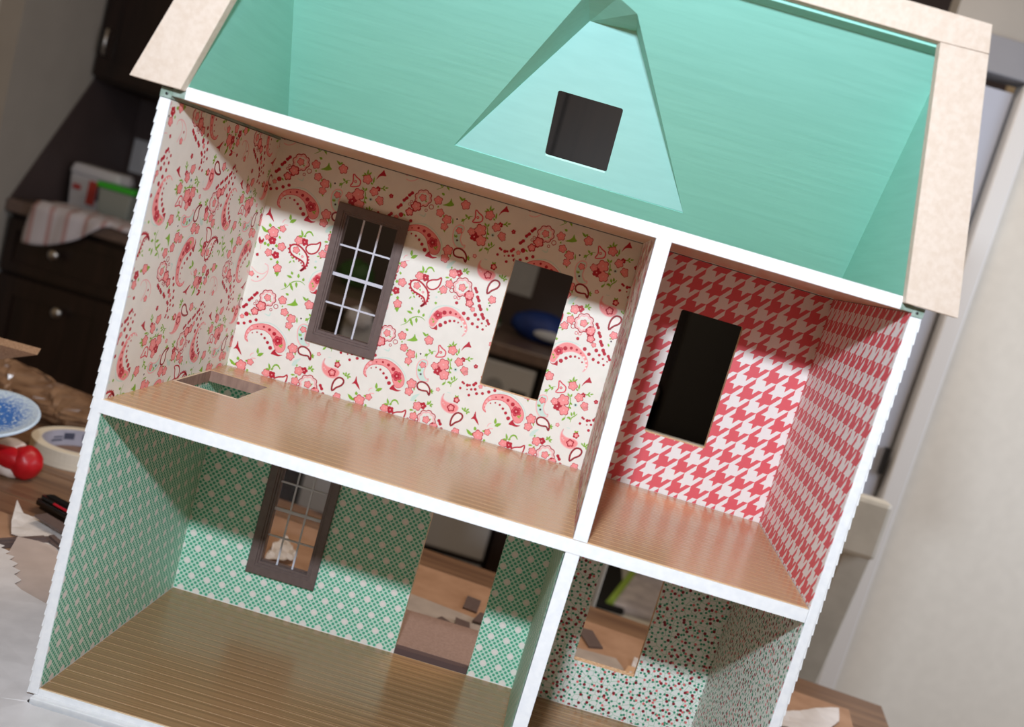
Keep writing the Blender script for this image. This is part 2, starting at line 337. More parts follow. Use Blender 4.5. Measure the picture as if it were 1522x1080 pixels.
# ---- wallpaper (thin sheets; the paisley print is flat ink shapes on the sheet)
TILE = [['p',[(15530,28260),(15140,28480),(15050,29020),(15190,29580),(15530,30070),(16030,30360),(16730,30560),(17490,30550),(18220,30290),(18790,29940),(19270,29410),(19450,28900),(19390,28400),(19090,28120),(18710,28100),(18390,28440),(18130,28880),(17850,29380),(17480,29690),(16900,29900),(16250,29850),(15740,29650),(15440,29330),(15270,28900),(15350,28540)],'P','M',54],['d',15560,29790,126,'L'],['d',15340,29370,117,'L'],['d',15260,28940,99,'L'],['d',15310,28570,72,'L'],['d',16130,30080,72,'R'],['d',16780,30260,108,'R'],['d',17420,30120,144,'R'],['d',18010,29850,190,'R'],['f',18550,29250,488,'N'],['l',18740,28880,19150,28620,90,'G'],['l',19130,29040,19010,28770,90,'G'],['d',15750,29310,72,'R'],['d',16220,29500,81,'R'],['d',16720,29420,108,'R'],['d',17140,29130,126,'R'],['d',17540,28770,153,'R'],['d',17950,28310,190,'R'],['p',[(18140,27740),(18430,28290),(18610,28070),(18920,27880),(19380,27920),(18970,27680),(18490,27700)],'R',None,0],['l',16810,27300,16700,27980,162,'G'],['l',16790,27100,17430,27580,217,'G'],['s',[(16090,26860),(16180,27160),(16400,27300)],63,'L',0,0],['s',[(16280,26710),(16730,26790)],72,'L',0,0],['f',18500,32340,362,'P'],['f',19360,31870,425,'P'],['f',19280,31130,343,'P'],['l',19290,30900,19480,30550,108,'G'],['l',20050,31550,19870,32250,90,'G'],['d',20340,32200,181,'W'],['d',20340,32200,90,'K'],['s',[(21060,31890),(21080,32330),(21430,32760),(21820,32920)],63,'G',0,1],['l',21080,32330,20760,32280,126,'G'],['l',21320,32680,21010,32920,126,'G'],['l',21520,32790,21430,32430,126,'G'],['l',21100,32430,20780,32050,126,'G'],['s',[(21950,33620),(22340,33410),(22790,33160),(22820,32700),(22460,32470),(21920,32380),(22090,32860)],99,'M',1,0],['d',22330,32950,135,'M'],['d',22330,32950,63,'L'],['f',23450,33500,425,'P'],['l',23310,33840,22920,34050,117,'G'],['l',23310,33840,22770,33720,117,'G'],['l',23340,33890,23310,34500,117,'G'],['l',23400,33860,23730,34340,117,'G'],['l',24140,33230,24070,33970,108,'G'],['l',24120,33130,23830,33330,108,'G'],['p',[(24330,33710),(24440,34170),(24700,34580),(24860,34860),(25020,34620),(25240,34330),(24930,34270),(24590,34120)],'R',None,0],['p',[(21780,29920),(21810,29650),(21470,29500),(21000,29500),(20580,29900),(20340,30590),(20350,31260),(20690,31690),(21140,31700),(21310,31400),(21190,30890),(21190,30370),(21410,30000),(21670,29820)],'T','L',117],['f',20860,31150,298,'P'],['d',20900,30160,99,'K'],['l',20760,30380,20720,30700,108,'G'],['l',20670,30360,20490,30680,108,'G'],['s',[(23570,30120),(23680,31300),(23590,32120),(23160,32660)],81,'G',0,1],['l',23640,31760,23940,31560,117,'G'],['l',23680,31300,23960,31140,117,'G'],['l',23430,32360,23130,32600,117,'G'],['l',23540,32300,23620,32700,117,'G'],['f',22090,31410,343,'P'],['f',22930,31790,543,'P'],['f',23250,30790,488,'P'],['f',22490,30990,398,'R'],['f',24430,32510,398,'P'],['f',24750,32870,244,'R'],['f',25180,31840,362,'P'],['f',25330,31640,271,'P'],['f',26220,32570,208,'R'],['l',24970,32960,25340,33120,99,'G'],['l',25210,33080,25360,33400,99,'G'],['l',25230,33030,25550,32890,99,'G'],['l',25390,33130,25770,33290,99,'G'],['l',24940,31670,24950,31480,99,'G'],['d',24270,31660,181,'T'],['d',24270,31660,90,'K'],['s',[(24250,29750),(24260,30230),(24580,30610),(24700,30840)],90,'G',0,1],['l',23320,29670,23660,30150,126,'G'],['l',24100,30280,23770,30090,126,'G'],['l',24250,30420,24040,30830,126,'G'],['l',24440,30570,24320,31010,126,'G'],['l',24090,29990,24100,30280,126,'G'],['d',25340,30600,117,'R'],['d',25500,30510,108,'R'],['d',25900,30440,153,'R'],['d',26140,30510,108,'R'],['d',26530,30670,153,'R'],['d',26680,30880,153,'R'],['d',25260,29940,126,'R'],['d',25980,30000,72,'R'],['d',26400,30130,117,'R'],['d',26800,30260,135,'R'],['d',26320,29490,135,'R'],['p',[(22300,28260),(22280,28790),(21920,29250),(21400,29430),(21000,29310),(20840,28980),(21050,28610),(21540,28550),(22000,28610)],'W','D',181],['l',22320,28650,22690,28860,99,'G'],['l',22410,28680,22450,29030,99,'G'],['l',22420,28630,22670,28570,99,'G'],['f',23060,29140,199,'L'],['f',20250,28930,452,'P'],['f',20180,28060,389,'P'],['l',20610,28670,20670,28260,90,'G'],['p',[(20580,27180),(20710,27740),(21360,28170),(21110,27670),(20940,27240)],'T',None,0],['f',21440,26830,416,'P'],['f',21980,27020,343,'R'],['l',22270,27250,22690,27470,108,'G'],['l',22480,27360,22350,27660,108,'G'],['l',22570,27390,22690,27810,108,'G'],['l',22670,27370,23020,27470,108,'G'],['l',22620,27360,22970,27120,108,'G'],['l',21100,27190,21120,27480,108,'G'],['f',18160,25590,389,'P'],['f',18790,25610,352,'R'],['l',18490,26070,18170,26740,135,'G'],['l',18490,26070,17970,26060,135,'G'],['l',18540,26090,18810,26310,135,'G'],['s',[(18650,26210),(18820,26650),(19170,26750),(19500,26420)],144,'G',0,1],['p',[(23810,28910),(23660,28430),(23720,27870),(23980,27430),(24490,27140),(25070,27100),(25510,27400),(25620,27870),(25260,28140),(24700,28120),(24210,28160),(23800,28430)],'P','L',90],['f',24870,27660,380,'R'],['f',24870,27660,271,'P'],['d',23940,27940,81,'L'],['d',24120,27800,72,'L'],['s',[(24040,29120),(24420,29130)],63,'T',0,1],['f',25220,28610,307,'R'],['f',25240,28620,199,'P'],['l',25160,28830,24950,29100,108,'G'],['l',25180,28840,25310,29160,108,'G'],['p',[(25330,25810),(25220,26400),(25350,26970),(25670,27340),(26100,27340),(26300,27060),(26150,26630),(25690,26250)],'W','D',190],['l',26210,27800,25960,28020,108,'G'],['l',26350,27800,26300,28170,108,'G'],['l',26490,27790,26730,28150,108,'G'],['l',26610,27730,26930,27780,108,'G'],['l',26610,27730,26640,27450,108,'G'],['l',26110,27820,26710,27710,108,'G'],['f',21320,25670,380,'P'],['l',20700,26200,21200,26300,117,'G'],['l',21320,26000,21380,26310,117,'G'],['s',[(23540,40290),(23630,40190),(23700,40070),(23710,39940),(23660,39820),(23570,39710),(23450,39640),(23450,39500),(23410,39370),(23330,39270),(23210,39210),(23070,39200),(22940,39230),(22840,39130),(22720,39060),(22580,39050),(22460,39090),(22360,39180),(22290,39300),(22150,39300),(22020,39330),(21910,39420),(21860,39530),(21850,39670),(21880,39810),(21790,39900),(21720,40020),(21710,40150),(21760,40280),(21850,40380),(21970,40460),(21970,40590),(22010,40720),(22090,40830),(22210,40880),(22350,40890),(22480,40870),(22580,40960),(22700,41030),(22830,41040),(22960,41000),(23060,40910),(23130,40800),(23270,40800),(23400,40760),(23500,40680),(23560,40560),(23570,40420)],81,'R',1,0],['s',[(23380,40220),(23460,40150),(23510,40050),(23520,39940),(23480,39840),(23410,39760),(23320,39700),(23310,39590),(23280,39480),(23210,39400),(23120,39350),(23010,39340),(22900,39370),(22820,39290),(22720,39240),(22610,39220),(22510,39260),(22430,39330),(22370,39420),(22260,39420),(22150,39450),(22070,39520),(22030,39620),(22020,39730),(22050,39830),(21970,39910),(21920,40010),(21910,40120),(21940,40220),(22020,40300),(22110,40360),(22110,40470),(22150,40580),(22220,40660),(22310,40710),(22420,40710),(22530,40690),(22610,40770),(22710,40820),(22810,40830),(22920,40800),(23000,40730),(23060,40630),(23170,40630),(23270,40600),(23360,40540),(23400,40440),(23410,40330)],108,'L',1,0],['f',22700,40000,343,'P'],['l',22990,40040,23220,40240,90,'G'],['l',22530,39860,22320,39930,90,'G'],['s',[(21930,39470),(21950,39430),(21960,39380),(21950,39340),(21920,39290),(21890,39260),(21850,39240),(21810,39210),(21770,39190),(21730,39190),(21680,39190),(21640,39220),(21610,39250),(21570,39270),(21540,39300),(21520,39350),(21510,39390),(21520,39440),(21550,39480),(21560,39520),(21580,39560),(21610,39600),(21660,39620),(21700,39620),(21750,39610),(21790,39620),(21840,39610),(21880,39590),(21910,39550),(21930,39510)],54,'R',1,0],['s',[(22380,38880),(22390,38850),(22390,38810),(22380,38770),(22350,38740),(22320,38720),(22280,38720),(22250,38700),(22210,38700),(22170,38710),(22140,38740),(22120,38770),(22120,38810),(22100,38840),(22100,38880),(22120,38920),(22140,38950),(22180,38970),(22210,38980),(22250,38990),(22290,38990),(22320,38980),(22350,38950),(22370,38920)],45,'M',1,0],['s',[(22750,38900),(22760,38860),(22760,38830),(22750,38790),(22720,38760),(22690,38740),(22650,38730),(22620,38720),(22580,38720),(22540,38730),(22510,38750),(22490,38790),(22490,38820),(22470,38860),(22470,38900),(22490,38930),(22510,38960),(22550,38980),(22580,38990),(22620,39000),(22660,39010),(22690,38990),(22720,38970),(22740,38940)],45,'M',1,0],['f',23580,39420,470,'R'],['f',23600,39440,398,'P'],['f',23840,38660,398,'R'],['f',23840,38660,325,'P'],['f',24310,38150,226,'P'],['f',23780,39710,181,'P'],['d',24720,37690,181,'R'],['d',25150,37320,135,'R'],['d',25610,37040,99,'R'],['d',26110,36900,81,'R'],['d',24020,40290,153,'R'],['d',24130,40140,123,'R'],['d',24250,39990,153,'R'],['d',24480,39500,162,'R'],['d',24590,39340,130,'R'],['d',24700,39190,162,'R'],['d',24890,38690,171,'R'],['d',25000,38540,137,'R'],['d',25120,38380,171,'R'],['d',25390,37910,171,'R'],['d',25500,37750,137,'R'],['d',25620,37600,171,'R'],['d',26070,37470,144,'R'],['d',26180,37320,115,'R'],['d',26300,37170,144,'R'],['d',22550,38330,153,'R'],['d',23540,37500,181,'R'],['d',24110,37110,171,'R'],['d',24680,36720,153,'R'],['d',25270,36560,135,'R'],['d',25860,36460,117,'R'],['p',[(23970,35150),(24220,35460),(24330,36010),(24020,36660),(23520,37120),(22800,37520),(22100,37690),(21390,37550),(20710,36950),(20340,36240),(20290,35660),(20560,35270),(20920,35330),(21110,35810),(21340,36340),(21820,36670),(22410,36890),(23080,36850),(23680,36560),(24060,36020),(24110,35520)],'P','L',63],['f',21040,36580,434,'N'],['d',21610,37010,199,'R'],['d',22190,37200,144,'R'],['d',22780,37200,108,'R'],['d',23280,36980,81,'R'],['d',23700,36660,90,'W'],['d',24020,36340,99,'W'],['d',24150,35950,90,'W'],['d',24170,35630,81,'W'],['d',21530,35650,199,'R'],['d',21960,36060,162,'R'],['d',22360,36340,135,'R'],['d',22810,36470,117,'R'],['d',23240,36430,90,'R'],['d',23660,36120,81,'R'],['l',20700,35970,20470,36090,99,'G'],['l',20810,35910,20690,35640,99,'G'],['p',[(20390,35300),(20690,35140),(20980,35250),(21170,35590),(21330,35080),(21040,35060),(20710,35050)],'R',None,0],['p',[(19030,36920),(19320,37380),(19150,37850),(18620,38060),(17970,38240),(17530,38580),(17460,39070),(17760,39370),(18260,39400),(18800,39140),(19290,38720),(19510,38230),(19530,37680),(19330,37170)],'W','R',181],['d',17320,38800,81,'R'],['d',17480,38430,81,'R'],['d',17740,38220,81,'R'],['d',18050,38100,81,'R'],['d',18360,37990,81,'R'],['d',18670,37870,81,'R'],['d',18950,37740,81,'R'],['d',19130,37510,81,'R'],['d',19520,38560,81,'R'],['d',19620,38260,81,'R'],['d',19660,37950,81,'R'],['d',19630,37630,81,'R'],['d',19530,37320,81,'R'],['d',17380,39200,81,'R'],['f',18140,38880,325,'P'],['f',18910,38410,126,'L'],['l',18500,38680,18620,38430,90,'G'],['l',18100,37910,17770,38090,90,'G'],['l',17890,37660,17700,37330,90,'G'],['l',18040,37800,18280,37590,90,'G'],['p',[(20360,40350),(20420,39890),(20290,39340),(19880,38970),(19420,38930),(19090,39220),(19140,39610),(19530,39890),(20050,40060)],'W','R',153],['f',20880,39230,362,'P'],['l',20620,38970,20340,38800,99,'G'],['l',20830,38900,20710,38670,99,'G'],['d',20390,38300,99,'T'],['l',20420,37840,20540,37560,162,'G'],['s',[(17570,34480),(18080,34870),(18360,35370),(18780,35730),(19410,35870),(19890,35640)],81,'G',0,1],['l',18430,36000,17790,36100,153,'G'],['l',18390,36320,18170,36630,153,'G'],['l',19050,36140,18970,36630,153,'G'],['l',19570,35960,19610,36350,153,'G'],['l',18380,35330,18820,34710,153,'G'],['l',18930,35730,19090,35120,153,'G'],['l',18030,34860,17760,35340,153,'G'],['l',18510,34150,18140,34280,153,'G'],['l',18570,35150,18250,35440,153,'G'],['p',[(18540,33150),(18900,33390),(19150,33680),(19240,34050),(19410,33710),(19680,33460),(19280,33220),(18910,33170)],'G',None,0],['f',20820,33800,416,'P'],['l',20500,34080,19930,34470,135,'G'],['l',20420,34200,20600,34440,135,'G'],['f',25990,39660,362,'P'],['d',25910,39010,81,'K'],['l',25870,38420,25650,38730,117,'G'],['l',25840,39200,25670,39290,117,'G'],['s',[(4220,33480),(4300,33390),(4350,33290),(4360,33170),(4320,33060),(4240,32970),(4130,32910),(4130,32790),(4090,32670),(4010,32580),(3910,32530),(3790,32520),(3670,32550),(3580,32460),(3480,32400),(3360,32390),(3250,32430),(3170,32500),(3110,32610),(2990,32610),(2870,32640),(2790,32710),(2740,32810),(2740,32930),(2770,33050),(2690,33140),(2640,33240),(2630,33360),(2670,33470),(2750,33560),(2860,33620),(2860,33740),(2900,33860),(2980,33950),(3080,34000),(3200,34010),(3320,33980),(3410,34070),(3510,34120),(3630,34140),(3730,34100),(3820,34020),(3880,33920),(4000,33920),(4110,33890),(4200,33820),(4250,33710),(4250,33590)],77,'R',1,0],['s',[(4080,33420),(4150,33350),(4190,33270),(4200,33170),(4160,33090),(4100,33010),(4010,32960),(4010,32860),(3980,32770),(3920,32700),(3830,32660),(3740,32650),(3640,32670),(3570,32600),(3480,32550),(3390,32540),(3300,32570),(3230,32640),(3190,32720),(3090,32720),(3000,32740),(2930,32800),(2890,32890),(2890,32980),(2910,33080),(2850,33150),(2800,33230),(2800,33320),(2830,33410),(2900,33490),(2980,33540),(2990,33640),(3020,33730),(3080,33800),(3160,33840),(3260,33850),(3350,33830),(3430,33900),(3510,33940),(3600,33950),(3690,33930),(3760,33860),(3810,33780),(3910,33780),(4000,33750),(4070,33700),(4110,33610),(4110,33520)],100,'L',1,0],['f',3460,33300,325,'P'],['f',3010,32280,496,'R'],['f',3010,32280,419,'P'],['f',2490,31560,388,'R'],['f',2490,31560,310,'P'],['f',1320,30690,201,'P'],['s',[(4720,32710),(4730,32670),(4740,32620),(4730,32580),(4700,32530),(4670,32500),(4630,32480),(4590,32450),(4550,32430),(4500,32420),(4450,32430),(4410,32460),(4380,32490),(4340,32510),(4310,32540),(4290,32590),(4290,32640),(4300,32680),(4320,32720),(4330,32770),(4360,32810),(4390,32840),(4440,32860),(4490,32870),(4530,32860),(4580,32870),(4620,32860),(4660,32840),(4690,32800),(4710,32760)],54,'R',1,0],['s',[(2420,32350),(2430,32320),(2430,32280),(2420,32250),(2400,32220),(2370,32210),(2330,32200),(2300,32190),(2270,32190),(2240,32200),(2210,32220),(2200,32250),(2190,32280),(2180,32310),(2180,32340),(2190,32380),(2220,32400),(2250,32420),(2280,32430),(2310,32440),(2340,32440),(2370,32430),(2400,32410),(2420,32380)],46,'R',1,0],['s',[(2530,32660),(2540,32630),(2540,32600),(2530,32580),(2510,32550),(2480,32540),(2460,32530),(2430,32520),(2400,32520),(2370,32530),(2350,32550),(2340,32570),(2330,32600),(2320,32630),(2320,32660),(2330,32690),(2350,32710),(2380,32720),(2410,32730),(2430,32740),(2460,32740),(2490,32730),(2510,32710),(2530,32690)],46,'R',1,0],['s',[(4200,32220),(4210,32190),(4210,32160),(4200,32130),(4180,32100),(4150,32080),(4110,32070),(4080,32060),(4050,32060),(4020,32070),(3990,32090),(3980,32120),(3970,32150),(3960,32190),(3960,32220),(3970,32250),(4000,32280),(4030,32300),(4060,32300),(4090,32310),(4120,32310),(4150,32300),(4180,32280),(4200,32250)],46,'R',1,0],['d',1720,31050,217,'R'],['l',1920,31230,2220,30990,93,'G'],['l',3770,32980,3950,33080,93,'G'],['d',2070,33180,155,'R'],['d',2180,33320,124,'R'],['d',2290,33470,155,'R'],['d',1660,32530,155,'R'],['d',1770,32680,124,'R'],['d',1880,32820,155,'R'],['d',1250,31690,162,'R'],['d',1360,31830,130,'R'],['d',1480,31980,162,'R'],['d',2850,30720,155,'R'],['d',2290,30390,162,'R'],['d',1700,30050,147,'R'],['d',1110,29860,147,'R'],['f',5040,33480,388,'P'],['l',5170,32750,5190,32990,93,'G'],['l',5960,32010,5980,32260,93,'G'],['p',[(1240,27120),(1440,27510),(1510,28060),(1720,27510),(1970,27180),(2220,26720),(1900,26950),(1550,27220)],'R',None,0],['f',2430,39970,496,'P'],['f',1950,39320,248,'P'],['f',3290,40570,310,'P'],['f',2520,39130,388,'R'],['f',3620,38770,388,'P'],['f',2440,37830,341,'P'],['f',3220,37780,356,'R'],['f',3720,36530,388,'P'],['l',2020,40360,1870,40790,186,'G'],['l',1770,39740,1070,40290,186,'G'],['l',1960,39950,1620,39850,186,'G'],['l',3100,39570,3310,39710,186,'G'],['l',2880,40450,2900,40690,186,'G'],['l',1840,38810,1890,38430,186,'G'],['l',2170,38750,2270,38380,186,'G'],['l',3110,38540,3020,38910,186,'G'],['l',2840,37350,2860,37120,186,'G'],['l',3590,36940,3540,37320,186,'G'],['l',3780,36190,3870,35660,186,'G'],['l',3800,36120,3570,35890,186,'G'],['l',3800,36120,3990,36010,186,'G'],['d',2790,38310,93,'K'],['d',1940,35100,93,'R'],['p',[(1090,38910),(1180,39170),(1420,38850),(1570,39090),(1690,38920),(1520,38480),(1260,38520)],'R',None,0],['s',[(1440,38620),(1530,37930)],46,'L',0,0],['l',1280,37140,1430,37500,201,'R'],['s',[(2340,36610),(2690,36510),(2840,35920),(2660,35310),(2260,34790),(1750,34560),(1330,34640)],69,'L',0,0],['s',[(2780,35980),(2400,35550),(1840,35510),(1290,35790),(1050,35960)],62,'L',0,0],['f',1220,35250,248,'P'],['s',[(20210,36010),(20410,37000),(21100,37580),(22060,37820),(23040,37680)],72,'T',0,0],['s',[(16180,30500),(16960,30770),(17830,30700),(18830,30140),(19530,29300),(19590,28370)],72,'T',0,0],['s',[(3530,31620),(4050,31530),(4120,31880)],108,'T',0,1],['s',[(1240,31680),(1720,32380),(2060,32970)],124,'T',0,1]]
TX, TZ = .1297, .1430
def catmull(q, closed, n=4):
    out = []; N = len(q)
    for i in range(N if closed else N - 1):
        p0, p1, p2, p3 = (q[(i + k) % N] if closed else q[min(max(i + k, 0), N - 1)] for k in (-1, 0, 1, 2))
        for s in range(n):
            t = s / n
            out.append(tuple(.5 * (2 * p1[k] + (p2[k] - p0[k]) * t + (2 * p0[k] - 5 * p1[k] + 4 * p2[k] - p3[k]) * t * t + (3 * p1[k] - p0[k] - 3 * p2[k] + p3[k]) * t ** 3) for k in (0, 1)))
    if not closed: out.append(tuple(q[-1]))
    return out
TRI = []          # (layer, ink, three points)
def addpoly(q, col, layer):
    for t in tessellate_polygon([[Vector((p[0], p[1], 0)) for p in q]]): TRI.append((layer, col, [tuple(q[i]) for i in t]))
def addstroke(q, w, col, closed, taper, layer):
    N = len(q)
    L = []; R = []
    for i in range(N):
        a = q[(i - 1) % N] if closed else q[max(i - 1, 0)]; b = q[(i + 1) % N] if closed else q[min(i + 1, N - 1)]
        dx, dy = b[0] - a[0], b[1] - a[1]; l = math.hypot(dx, dy) or 1
        ww = w / 2 * (1 if closed or not taper else (.25 + .75 * math.sin(math.pi * (i + .3) / N)))
        L.append((q[i][0] - dy / l * ww, q[i][1] + dx / l * ww)); R.append((q[i][0] + dy / l * ww, q[i][1] - dx / l * ww))
    for i in range(N if closed else N - 1):
        j = (i + 1) % N
        TRI.append((layer, col, [L[i], R[i], R[j]])); TRI.append((layer, col, [L[i], R[j], L[j]]))
def scal(x, y, r, n=5, ph=.3, amp=.26, k=6):
    return [(x + r * (1 - amp + amp * abs(math.sin(n / 2 * a))) * math.cos(a + ph), y + r * (1 - amp + amp * abs(math.sin(n / 2 * a))) * math.sin(a + ph)) for a in [2 * math.pi * i / (n * k) for i in range(n * k)]]
def fan(q, c, col, layer):
    for i in range(len(q)): TRI.append((layer, col, [c, q[i], q[(i + 1) % len(q)]]))
for idx, e in enumerate(TILE):
    k = e[0]; n0 = len(TRI)
    if k == 'f':
        _, x, y, r, c = e; r *= 1.12; ph = (x * 7 + y * 3) % 6
        if c == 'P': fan(scal(x, y, r * 1.10, ph=ph), (x, y), 'R', 3); fan(scal(x, y, r * .95, ph=ph), (x, y), 'P', 4); fan(scal(x, y, r * .2, 5, amp=.5, k=2), (x, y), 'L', 5)
        elif c == 'R': fan(scal(x, y, r * 1.04, ph=ph), (x, y), 'R', 3); fan(scal(x, y, r * .2, 4, k=2), (x, y), 'L', 5)
        elif c == 'N': fan(scal(x, y, r, ph=ph), (x, y), 'R', 3); fan(scal(x, y, r * .86, ph=ph), (x, y), 'M', 4); fan(scal(x, y, r * .62, ph=ph), (x, y), 'R', 5); fan(scal(x, y, r * .16, 4, k=2), (x, y), 'L', 6)
        else: fan(scal(x, y, r, ph=ph), (x, y), 'M', 3); fan(scal(x, y, r * .7, ph=ph), (x, y), 'L', 4)
    elif k == 'd':
        _, x, y, r, c = e; r *= 1.15; fan([(x + r * math.cos(a * .785), y + r * math.sin(a * .785)) for a in range(8)], (x, y), c, 5)
    elif k == 'p':
        _, q, c, ec, w_ = e; q = catmull(q, 1, 3); addpoly(q, c, 1)
        if ec: addstroke(q, w_, ec, 1, 0, 2)
    elif k == 's':
        _, q, w_, c, cl, tp = e; w_ *= 1.3; addstroke(catmull(q, cl, 3) if not (cl and len(q) > 20) else q, w_, c, cl, tp, 2)
    elif k == 'l':
        _, x1, y1, x2, y2, w_, c = e; dx, dy = x2 - x1, y2 - y1; l = math.hypot(dx, dy) or 1; w_ *= 1.8; nx, ny = -dy / l * w_ / 2, dx / l * w_ / 2
        q = [(x1, y1), (x1 + dx * .35 + nx, y1 + dy * .35 + ny), (x1 + dx * .7 + nx * .7, y1 + dy * .7 + ny * .7), (x2, y2), (x1 + dx * .7 - nx * .7, y1 + dy * .7 - ny * .7), (x1 + dx * .35 - nx, y1 + dy * .35 - ny)]
        for i in range(1, 5): TRI.append((2, c, [q[0], q[i], q[i + 1]]))
    for i in range(n0, len(TRI)): TRI[i] = (TRI[i][0] + idx * .003, TRI[i][1], TRI[i][2])
TRI = [(l, c, [(p[0] * 1e-5, p[1] * 1e-5) for p in t]) for l, c, t in TRI]
INKS = list(PRINT)
def clip(poly, k, lim, sg):
    out = []
    for i in range(len(poly)):
        a, b = poly[i], poly[(i + 1) % len(poly)]; ia, ib = (a[k] - lim) * sg >= 0, (b[k] - lim) * sg >= 0
        if ia: out.append(a)
        if ia != ib:
            t = (lim - a[k]) / (b[k] - a[k]); p = [a[0] + (b[0] - a[0]) * t, a[1] + (b[1] - a[1]) * t]; p[k] = lim; out.append(tuple(p))
    return out
def paisley_sheet(name, parent, regions, du, dv, fn, turned=False):
    """fn(u, v, h) -> point; regions: rectangles (u0,u1,v0,v1) that make up the sheet"""
    TX, TZ = (.1430, .1297) if turned else (.1297, .1430)
    TR = [(l, c, [(-p[1], p[0]) for p in t]) for l, c, t in TRI] if turned else TRI
    V = []; F = []; MI = []
    def put(q, h, mi):
        k = len(V); V.extend(fn(p[0], p[1], h) for p in q); F.append(tuple(range(k, k + len(q)))); MI.append(mi)
    for r in regions:
        u0, u1, v0, v1 = r
        put([(u0, v0), (u1, v0), (u1, v1), (u0, v1)], 0, 0)
        for layer, c, t in TR:
            tu = [p[0] for p in t]; tv = [p[1] for p in t]; a, b = min(tu), max(tu); c0, c1 = min(tv), max(tv); mi = 1 + INKS.index(c)
            for i in range(math.ceil((u0 - du - b) / TX), math.floor((u1 - du - a) / TX) + 1):
                for j in range(math.ceil((v0 - dv - c1) / TZ), math.floor((v1 - dv - c0) / TZ) + 1):
                    ou, ov = du + i * TX, dv + j * TZ; q = [(p[0] + ou, p[1] + ov) for p in t]
                    if a + ou < u0: q = clip(q, 0, u0, 1)
                    if q and b + ou > u1: q = clip(q, 0, u1, -1)
                    if q and c0 + ov < v0: q = clip(q, 1, v0, 1)
                    if q and c1 + ov > v1: q = clip(q, 1, v1, -1)
                    if len(q) > 2: put(q, 0.00003 + layer * .00003, mi)
    me = bpy.data.meshes.new(name); me.from_pydata(V, [], F); me.materials.append(cream)
    for k in INKS: me.materials.append(PRINT[k])
    me.polygons.foreach_set('material_index', MI); me.update()
    o = bpy.data.objects.new(name, me); C.objects.link(o)
    if parent: o.parent = parent
    return o
yb = D - .0004
xr = .3974
paisley_sheet('wallpaper', bw, [(T, .0900, Z2, Z3B - .0010), (.0900, .1510, Z2, .309), (.0900, .1510, .4425, Z3B - .0010), (.1510, .2707, Z2, Z3B - .0010), (.2707, .3335, Z2, .3088),
              (.2707, .3335, .4425, Z3B - .0010), (.3335, xr, Z2, Z3B - .0010)], 0, 0, lambda u, v, h: (u, yb - h, v))
lw = [o for o in bpy.data.objects if o.name.startswith('side_wall')]
paisley_sheet('wallpaper', lw[0], [(.0012, D, Z2, Z3B - .003)], .3856, .3216, lambda u, v, h: (T + .0004 + h, u, v), True)
paisley_sheet('wallpaper', dU, [(.0020, D - .001, Z2, Z3B)], .03, .01, lambda u, v, h: (.3973 - .0003 - h - .0056 * (v - Z2) / (Z3B - Z2), D - u, v))
hb = paper_hound('houndstooth_paper_rear', 0, 1, .5423 - .02052 / 2, .3498); hr = paper_hound('houndstooth_paper_side', 1, -1, .2631, .3470)
plate('wallpaper', [rect(.3995, W - T, Z2, Z3B - .0010), hC], (0, yb, 0), X, Z_, .0003, hb, bw)
plate('wallpaper', [rect(.0008, D, Z2, Z3B - .0005)], (W - T - .0003, 0, 0), (0, -1, 0), Z_, .0002, hr, lw[1]).data.transform(Matrix(((1, 0, 0, 0), (0, -1, 0, 0), (0, 0, 1, 0), (0, 0, 0, 1))))
db = paper_dots('dotted_paper_rear', 0, .0175, .0338); ds = paper_dots('dotted_paper_side', 1, .0175, .0338)
plate('wallpaper', [rect(T, .2600, .0006, Z2 - S), hD], (0, yb, 0), X, Z_, .0003, db, bw); plate('wallpaper', [rect(.3425, .3948, .0006, Z2 - S)], (0, yb, 0), X, Z_, .0003, db, bw)
plate('wallpaper', [rect(.0010, D, .0006, Z2 - S)], (T + .0003, 0, 0), Y_, Z_, .0002, ds, lw[0])
plate('wallpaper', [rect(.0040, D, .0006, Z2 - S)], (.3942 - .0004, 0, 0), Y_, Z_, .0002, ds, dL)
pb = paper_buds_flat('bud_paper_rear', 0); ps = paper_buds_flat('bud_paper_side', 1)
plate('wallpaper', [rect(.4055, W - T, .0006, Z2 - S), hE], (0, yb, 0), X, Z_, .0003, pb, bw)
plate('wallpaper', [rect(.0010, D, .0006, Z2 - S)], (W - T - .0003, 0, 0), Y_, Z_, .0002, ps, lw[1])

# ---- two fitted window frames
def ring_frame(name, ou, oi, parent, m, y):
    """moulded frame: ou outer rect, oi inner rect (x0,x1,z0,z1)"""
    prof = [(0, 0), (0, .0034), (.06, .0040), (.62, .0040), (.66, .0030), (.80, .0030), (.84, .0018), (1.0, .0018), (1.0, -.0090)]
    bm = bmesh.new(); rows = []
    for f, h in prof:
        r = [ou[i] + (oi[i] - ou[i]) * f for i in range(4)]
        rows.append([bm.verts.new((x, y - h, z)) for x, z in ((r[0], r[2]), (r[1], r[2]), (r[1], r[3]), (r[0], r[3]))])
    rows.append([bm.verts.new((v.co.x, y + .0090, v.co.z)) for v in rows[-1]][:0] or rows[-1])
    for a, b in zip(rows[:-2], rows[1:-1]):
        for i in range(4): bm.faces.new([a[i], a[(i + 1) % 4], b[(i + 1) % 4], b[i]])
    return obj(name, bm, m, parent)
